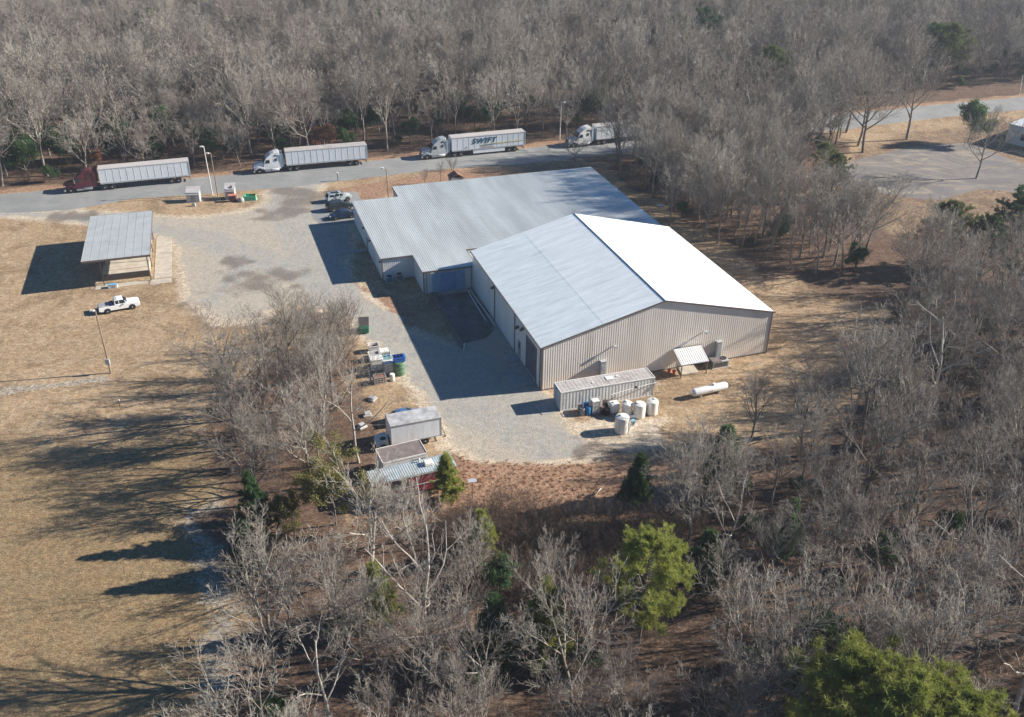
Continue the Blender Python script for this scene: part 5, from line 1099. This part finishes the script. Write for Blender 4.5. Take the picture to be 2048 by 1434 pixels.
def put(zone, pts, keys, smin, smax):
    for x, y in pts: TR.append((x, y, rt.choice(keys), rt.uniform(smin, smax), rt.uniform(0, 6.28), zone))
near = [('near', k) for k in range(5)]; pale = [('pale', k) for k in range(3)]; slim = [('slim', k) for k in range(4)]; farp = [('far', k) for k in range(7)]
COPSE = W([(1215, 322), (1330, 300), (1640, 262), (1690, 268), (1665, 300), (1560, 350), (1540, 400), (1600, 440), (1720, 470), (1740, 510), (1700, 555), (1560, 540), (1470, 505), (1400, 470), (1345, 425), (1270, 372)])
put('copse', scatter(COPSE, 3.0, 1), slim + near + farp[:2], .72, 1.1)
EAST = W([(1840, 575), (2048, 560), (2200, 580), (2500, 900), (2500, 1500), (1300, 1560), (1180, 1300), (1300, 1130), (1480, 1010), (1500, 960), (1600, 890), (1760, 830), (1840, 740), (1800, 640)])
put('east', scatter(EAST, 4.1, 2), near + near + near[1::2] + pale[:1] + slim, .58, 1.15)
SOUTH = [(x, y) for x, y in W([(540, 1190), (700, 1120), (900, 1160), (1180, 1250), (1300, 1400), (1340, 1560)])] + [(20, 33), (-15, 33), (-19, 44)]
put('south', scatter(SOUTH, 4.0, 3), near + near[1::2] + pale + slim, .62, 1.0)
WEST = W([(455, 830), (560, 745), (635, 735), (662, 790), (690, 880), (690, 960), (600, 1010), (560, 1120), (510, 1060), (470, 940)])
put('west', scatter(WEST, 3.8, 4), near + near[1::2] + near[1::2] + slim, .72, 1.08)
# trees the photograph shows singly
for px, py, key, s in ((853, 1318, ('pale', 0), 1.02), (680, 1312, ('near', 1), .95), (718, 925, ('pale', 2), .78), (1602, 863, ('near', 3), .72), (1501, 883, ('near', 0), .62), (1746, 812, ('near', 1), .72), (1830, 745, ('near', 3), .95), (1338, 452, ('near', 0), .78),
                       (1285, 330, ('near', 1), 1.25), (1345, 305, ('near', 3), 1.3), (1440, 300, ('near', 1), 1.3), (1530, 292, ('near', 3), 1.25), (1600, 330, ('near', 1), 1.15), (1240, 318, ('near', 2), 1.1), (1725, 305, ('near', 1), 1.5), (1716, 292, ('near', 3), 1.35), (1692, 265, ('near', 1), 1.35), (1813, 279, ('near', 3), 1.45), (1952, 357, ('near', 1), 1.0), (1148, 336, ('near', 3), .55), (880, 366, ('slim', 1), .38), (850, 374, ('slim', 2), .3),
                       (1405, 480, ('near', 2), .95), (520, 1010, ('near', 3), .8), (520, 930, ('near', 1), .8), (800, 1085, ('near', 4), .48), (845, 1100, ('near', 2), .42), (770, 1060, ('near', 0), .45), (615, 765, ('near', 1), .72), (590, 700, ('near', 3), .66), (1390, 1050, ('near', 3), .9)):
    c_ = at(px, py); TR.append((c_.x, c_.y, key, s, rt.uniform(0, 6.28), 'single'))
fx = [p_[0] for p_ in rf]; fy = [p_[1] for p_ in rf]
def farline(x): return float(np.interp(x, fx, fy)) + 4.5 + (8 if x > 95 else 0)
FARP = [(x, farline(x)) for x in range(-330, 361, 15)] + [(360, 500), (-330, 500)]
fp = [q for q in scatter(FARP, 4.9, 5) if abs(q[0]) < q[1] * .60 + 42]
put('far', fp, farp, .62, 1.28)
EV = []          # evergreens and leafy trees: (x, y, key, scale, label)
def ev(px, py, key, s, label, name='pine_tree', cat='pine tree'):
    c_ = at(px, py); EV.append((c_.x, c_.y, key, s, label, name, cat))
ev(1278, 1285, ('pine', 0), .85, 'broad yellow-green pine standing in the dark wood below the orange brush')
ev(1650, 1590, ('pine', 1), 1.12, 'largest bright pine, left one of the clump at the bottom right edge')
ev(1750, 1660, ('pine', 0), 1.1, 'bright pine in the middle of the bottom right clump, low in the frame')
ev(1850, 1650, ('pine', 2), 1.05, 'bright pine cut by the bottom edge, right one of the bottom right clump')
ev(1610, 1420, ('dark_pine', 1), .8, 'dark green pine just left of the big bright bottom right clump')
ev(1272, 1005, ('young_dark', 0), .78, 'small dark green pine at the edge of the orange brush')
ev(893, 1003, ('young', 0), .78, 'small bright young pine hiding the end of the red trailer')
ev(965, 1120, ('young', 0), .78, 'small yellow-green pine between bare trees below the orange brush')
ev(672, 1050, ('olive', 0), .82, 'broad olive-brown leafy tree left of the red trailer', 'leafy_tree', 'tree')
ev(590, 1075, ('olive', 0), .5, 'smaller olive leafy tree tucked against the larger olive one', 'leafy_tree', 'tree')
ev(500, 1150, ('young_dark', 0), .8, 'dark green conifer at the edge of the shadowed field')
ev(520, 1080, ('dark_pine', 0), .62, 'dark conifer rising behind the field-edge conifer', )
ev(1440, 985, ('young_dark', 0), 1.05, 'dark conifer behind the orange brush left of the big bare tree')
ev(1560, 1120, ('dark_pine', 0), .60, 'dark conifer hidden low between bare trees right of the bright round pine')
ev(1085, 1330, ('young', 0), 1.15, 'narrow young green pine among bare trees at the bottom middle')
ev(985, 1330, ('young_dark', 0), 1.0, 'dark green young pine beside the tall pale tree')
ev(760, 1250, ('young', 0), .9, 'slim yellowish young pine among bare trees left of the tall pale tree')
ev(1405, 1180, ('young_dark', 0), .9, 'small dark pine close to the right of the bright round pine')
ev(1660, 395, ('mid_pine', 0), .62, 'yellow-green pine in the copse beside the parking lot')
ev(1640, 360, ('mid_pine', 1), .55, 'small olive pine behind the copse beside the parking lot')
ev(1560, 480, ('holly', 0), .7, 'low dark evergreen bush under the copse', 'evergreen_bush', 'bush')
ev(1935, 285, ('holly', 0), 1.3, 'dense dark evergreen beyond the parking lot by the white building')
ev(2025, 530, ('dark_pine', 1), 1.05, 'dark pine at the right edge below the parking lot')
ev(1955, 545, ('dark_pine', 1), .8, 'second dark pine at the right edge, left of the darker one')
ev(1875, 540, ('mid_pine', 1), .85, 'hazy green pine below the parking lot, leftmost of three')
ev(1880, 170, ('mid_pine', 0), 1.25, 'tall green pine standing above the forest at the upper right')
ev(1845, 165, ('dark_pine', 1), 1.2, 'tall dark pine beside the tall green one at the upper right')
ev(1405, 120, ('dark_pine', 1), 1.15, 'dark pine crown in the upper forest above the copse')
ev(1530, 215, ('mid_pine', 1), 1.05, 'yellowish pine crown in the forest right behind the copse')
ev(1345, 130, ('mid_pine', 0), .95, 'olive pine crown in the upper forest left of the dark crown')
ev(770, 108, ('dark_pine', 1), 1.05, 'dark round pine crown alone in the upper left forest')
ev(800, 104, ('mid_pine', 1), 1.0, 'yellow-green pine touching the dark round crown in the upper left forest')
ev(318, 132, ('mid_pine', 0), 1.1, 'tall yellow-green pine in the upper left forest')
ev(425, 150, ('dark_pine', 0), 1.05, 'dull green pine right of the tall yellow-green one, upper left forest')
ev(1370, 70, ('dark_pine', 1), 1.1, 'far dark pine near the top edge above the copse')
ev(1555, 62, ('dark_pine', 0), 1.1, 'farthest dark pine at the top edge, right of the middle')
ev(660, 305, ('rust', 0), .95, 'small tree with rust-coloured leaves behind the plain white trailer', 'leafy_tree', 'tree')
ev(200, 340, ('rust', 0), .62, 'low rusty-leaved bush behind the maroon cab', 'leafy_bush', 'bush')
for k, (px, py, s) in enumerate(((245, 318, .9), (560, 290, .8), (700, 282, .8), (915, 252, 1.0), (985, 262, .9), (60, 360, 1.0), (120, 330, .9), (420, 320, .8), (1030, 235, .9), (1180, 250, 1.0), (820, 290, .7), (1250, 215, 1.0), (330, 300, 1.0), (760, 270, .9), (640, 240, 1.0), (480, 275, 1.0), (30, 300, 1.1))):
    ev(px, py, ('holly', 0), s * 1.25, '', 'evergreen_tree', 'evergreen')
HL = ['dark evergreen right behind the front of the maroon truck trailer', 'dark evergreen behind the plain white cab', 'dark evergreen behind the rear of the plain white trailer', 'dark evergreen above the lettered trailer, left part', 'dark evergreen above the middle of the lettered trailer', 'dark evergreen at the left edge behind the road', 'dark evergreen left of the maroon cab, behind the road',
      'low dark evergreen behind the two close light poles', 'dark evergreen behind the rear end of the lettered trailer', 'dark evergreen right of the tall pale pole beyond the road', 'small dark evergreen between the two white trucks', 'dark evergreen in the forest behind the half hidden truck', 'dark evergreen deep behind the maroon truck trailer', 'dark evergreen deep in the forest above the gap between the white trucks', 'dark evergreen above the rust-leaved tree', 'dark evergreen deep behind the gap right of the two light poles', 'tall dark evergreen deep in the forest at the left edge']
hi = iter(HL); EV = [(a, b2, c, d, e or next(hi), f, g_) for a, b2, c, d, e, f, g_ in EV]
TR = [t for t in TR if t[5] == 'single' or all((t[0] - e[0]) ** 2 + (t[1] - e[1]) ** 2 > (2.6 + (2.4 if e[2][0] in ('pine', 'olive') else 0)) ** 2 for e in EV)]
TR = [t for t in TR if t[5] == 'single' or all(not (abs(t[0] - e[0]) < 3.6 and -9 < t[1] - e[1] < 0) for e in EV if e[2][0] in ('pine', 'olive') and e[1] < 110)]
for x, y, key, s, lab, nm, cat_ in EV:
    link_tree(nm, PROTO[key], lab, cat_, (x, y, 0), rt.uniform(0, 6.28), s, 'evergreens and leafy trees', s * rt.uniform(.95, 1.1))
# largest-looking bare trees are individuals, the rest is one woodland mass
def hgt(t): return {'near': 15, 'pale': 15, 'slim': 12, 'far': 16}[t[2][0]] * t[3]
def app(t):
    d = math.hypot(t[1], CAM_H); vis = abs(t[0]) < t[1] * .62 + 6 and t[1] > 42
    return hgt(t) / d * (1 if vis else .02) * (3 if t[5] == 'single' else 1)
TR.sort(key=app, reverse=True); IND, REST = TR[:296], TR[296:]
LM = [('the open shed', -58, 133), ('the maroon truck', -72, 168), ('the plain white truck', -38, 180), ('the lettered white trailer', -6, 190), ('the low building', 18, 150), ('the white roof slope', 24, 128), ('the parking lot', 88, 175), ('the white building', 120, 185), ('the gas tank', 25, 96), ('the mixer tank', 12.8, 88),
      ('the red trailer', -10, 76), ('the heap of bins', -16, 102), ('the orange brush', 3, 77), ('the box truck', -10, 85), ('the bright round pine', 10, 61), ('the gable end corner', 33, 107), ('the big bottom right pines', 28, 47), ('the shadowed field', -35, 70), ('the half hidden truck', 25, 200), ('the bottom edge', -2, 42), ('the right edge', 62, 90)]
LAB = []
ZN = dict(copse='in the dense copse', east='in the bare wood', south='in the bare wood', west='in the bare tree clump', single='standing out', far='in the roadside forest')
for i, t in enumerate(IND):
    x, y, key, s, rz_a, zone = t
    L_ = sorted(LM, key=lambda q: math.hypot(q[1] - x, (q[2] - y))); nm = L_[0]
    dx, dy = x - nm[1], y - nm[2]; side = ('right of' if dx > 0 else 'left of') if abs(dx) > abs(dy) else ('beyond' if dy > 0 else 'in front of')
    big = 'tall' if hgt(t) > 13 else ('mid-sized' if hgt(t) > 10 else 'short'); form = {'near': 'grey bare', 'pale': 'whitish bare', 'slim': 'slender bare', 'far': 'grey bare'}[key[0]]
    shape = {('near', 1): 'wide-crowned', ('near', 3): 'spreading', ('pale', 1): 'wide-crowned'}.get(key, 'upright')
    dist = math.hypot(dx, dy); how = 'close' if dist < 7 else ('well' if dist < 16 else 'far')
    lab = f'{big} {shape} {form} tree, {how} {side} {nm[0]}'
    LAB.append((lab, x / math.hypot(y, CAM_H), y, t))
ORD = ['second', 'third', 'fourth', 'fifth', 'sixth', 'seventh', 'eighth', 'ninth', 'tenth', 'eleventh', 'twelfth'] + [f'{q}th' for q in range(13, 21)] + ['21st', '22nd', '23rd'] + [f'{q}th' for q in range(24, 31)] + ['31st', '32nd', '33rd'] + [f'{q}th' for q in range(34, 41)]
for lab in sorted({q[0] for q in LAB}):
    same = sorted([q for q in LAB if q[0] == lab], key=lambda q: q[1]); n_ = len(same)
    for i, (l_, _, _, t) in enumerate(same):
        ex = '' if n_ == 1 else (', leftmost such' if i == 0 else (', rightmost such' if i == n_ - 1 else f', {ORD[min(i - 1, len(ORD) - 1)]} from left'))
        link_tree('bare_tree', PROTO[t[2]], lab + ex, 'tree', (t[0], t[1], 0), t[4], t[3], 'bare winter trees')
def gn_scatter(name, pts, keys, kind='stuff'):
    """one object: every point carries an instance of one of the trees that stand in the scene"""
    me = bpy.data.meshes.new(name); me.vertices.add(len(pts)); me.vertices.foreach_set('co', np.array([(p[0], p[1], p[2] if len(p) > 6 else 0) for p in pts], np.float32).ravel())
    A = lambda nm, ty, vals: me.attributes.new(nm, ty, 'POINT').data.foreach_set('value', vals)
    A('idx', 'INT', [keys.index(p[2]) for p in pts]); A('scl', 'FLOAT', [p[3] for p in pts]); A('rot', 'FLOAT', [p[4] for p in pts])
    ob = bpy.data.objects.new(name, me); scene.collection.objects.link(ob); ob['kind'] = kind
    ng = bpy.data.node_groups.new(name, 'GeometryNodeTree'); ng.interface.new_socket('Geometry', in_out='INPUT', socket_type='NodeSocketGeometry'); ng.interface.new_socket('Geometry', in_out='OUTPUT', socket_type='NodeSocketGeometry')
    gi, go = ng.nodes.new('NodeGroupInput'), ng.nodes.new('NodeGroupOutput'); jo = ng.nodes.new('GeometryNodeJoinGeometry')
    def att(nm, ty):
        a = ng.nodes.new('GeometryNodeInputNamedAttribute'); a.data_type = ty; a.inputs[0].default_value = nm; return a.outputs[0]
    rot = ng.nodes.new('ShaderNodeCombineXYZ'); ng.links.new(att('rot', 'FLOAT'), rot.inputs[2]); sc = att('scl', 'FLOAT')
    m2p = ng.nodes.new('GeometryNodeMeshToPoints'); ng.links.new(gi.outputs[0], m2p.inputs[0])
    for k, key in enumerate(keys):
        cmp_ = ng.nodes.new('FunctionNodeCompare'); cmp_.data_type = 'INT'; cmp_.operation = 'EQUAL'; ng.links.new(att('idx', 'INT'), cmp_.inputs[2]); cmp_.inputs[3].default_value = k
        pj = ng.nodes.new('GeometryNodeJoinGeometry')
        for o in SRC[key]:
            oi = ng.nodes.new('GeometryNodeObjectInfo'); oi.inputs[0].default_value = o; oi.inputs[1].default_value = True; oi.transform_space = 'ORIGINAL'; ng.links.new(oi.outputs['Geometry'], pj.inputs[0])
        iop = ng.nodes.new('GeometryNodeInstanceOnPoints'); ng.links.new(m2p.outputs[0], iop.inputs['Points']); ng.links.new(cmp_.outputs[0], iop.inputs['Selection'])
        ng.links.new(pj.outputs[0], iop.inputs['Instance']); ng.links.new(rot.outputs[0], iop.inputs['Rotation']); ng.links.new(sc, iop.inputs['Scale']); ng.links.new(iop.outputs[0], jo.inputs[0])
    ng.links.new(jo.outputs[0], go.inputs[0]); mod = ob.modifiers.new('scatter', 'NODES'); mod.node_group = ng; return ob
used = {}
for o in bpy.data.objects:
    if o.parent and o.name.split('.')[0] in ('trunk', 'crown'): used.setdefault(o.data.name, o)
# shrubs that stand singly give the undergrowth its sources
SH = [(1050, 1000, 0), (700, 700, 1)]
for q_, (px, py, k) in enumerate(((905, 340, 0), (700, 655, 1), (690, 672, 0), (706, 688, 1), (676, 650, 1))):
    c_ = at(px, py); o = link_tree('bare_shrub', PROTO[('shrub', k)], ['bare twiggy shrub on the verge behind the low building', 'bare twiggy shrub closest to the left side of the green dumpster', 'lower bare shrub in front and left of the green dumpster', 'bare shrub between the green dumpster and the bin heap', 'bare twiggy shrub farthest left of the green dumpster'][q_], 'shrub', (c_.x, c_.y, 0), 1.0, 1.0, 'bare shrubs')
    used[o.children[0].data.name if o.children else kids(o)[0].data.name] = kids(o)[0]
SRC = {k: [used[me.name] for nm, me in v if me.name in used] for k, v in PROTO.items()}
missing = [k for k in farp if not SRC[k]]
for i, k in enumerate(missing):          # every far kind must stand in the scene once
    j = next(j for j, t in enumerate(REST) if t[2] == k and abs(t[0]) < t[1] * .5); t = REST.pop(j)
    o = link_tree('bare_tree', PROTO[k], ['tall grey tree in the first rows of forest beyond the road'] [0] , 'tree', (t[0], t[1], 0), t[4], t[3], 'bare winter trees')
    for c in kids(o): used.setdefault(c.data.name, c)
    SRC[k] = [used[me.name] for nm, me in PROTO[k]]
keys = sorted({t[2] for t in REST}); gn_scatter('distant_woodland', REST, keys)
# undergrowth: brush in the woods, thin twiggy saplings
ru = random.Random(9); U = []
for poly, dm, smin, smax, sd_ in ((EAST, 2.6, .4, .9, 21), (SOUTH, 2.6, .4, .9, 22), (WEST, 2.0, .5, 1.1, 23), (COPSE, 2.6, .35, .8, 24),
                              (W([(880, 1060), (1000, 1010), (1200, 1040), (1330, 1040), (1500, 1010), (1300, 1130), (1180, 1250), (900, 1160)]), .85, .5, 1.0, 25), (W([(560, 640), (690, 620), (715, 640), (700, 690), (705, 760), (560, 745)]), 1.7, .6, 1.2, 26), (FARP, 7.0, .5, 1.2, 27)):
    for x, y in scatter(poly, dm, sd_):
        if abs(x) < y * .6 + 20: U.append((x, y, ('shrub', ru.randint(0, 1)), ru.uniform(smin, smax), ru.uniform(0, 6.28), 0))
for poly, dm, sd_ in ((FARP, 9.0, 41), (EAST, 8.5, 42), (SOUTH, 8.5, 43), (COPSE, 12, 44)):
    for x, y in scatter(poly, dm, sd_):
        if abs(x) < y * .6 + 20: U.append((x, y, ('holly', 0), ru.uniform(.3, .75), ru.uniform(0, 6.28), 0))
gn_scatter('undergrowth', U, [('shrub', 0), ('shrub', 1), ('holly', 0)])
c_ = at(960, 960); o = link_tree('dry_weed', PROTO[('tuft', 0)], 'single clump of dry orange weeds beside the rusty sign post', 'weed', (c_.x, c_.y, 0), 0, 1.0, None); SRC[('tuft', 0)] = kids(o)
UW = [(x, y, ('tuft', 0), ru.uniform(.15, .42), ru.uniform(0, 6.28), 0) for x, y in [(q[0] + ru.gauss(0, .5), q[1] + ru.gauss(0, .5)) for q in scatter(LITTER[0], .42, 31)]]
gn_scatter('dry_weeds', UW, [('tuft', 0)])
print('TREES', len(TR), 'ind', len(IND), 'rest', len(REST), 'under', len(U), 'missing', missing)

# ---------------------------------------------------------------- air
hz = MB().box(-420, 420, -60, 620, -1.0, 70.0)
m = bpy.data.materials.new('haze_air'); m.use_nodes = True; t = m.node_tree; t.nodes.remove(t.nodes['Principled BSDF'])
pv = t.nodes.new('ShaderNodeVolumePrincipled'); pv.inputs['Color'].default_value = (.80, .88, 1.0, 1); pv.inputs['Density'].default_value = .00024; pv.inputs['Anisotropy'].default_value = .2
t.links.new(pv.outputs[0], t.nodes['Material Output'].inputs['Volume'])
o = hz.build('haze', m); o['kind'] = 'stuff'
scene.cycles.volume_bounces = 0; scene.cycles.volume_step_rate = 1
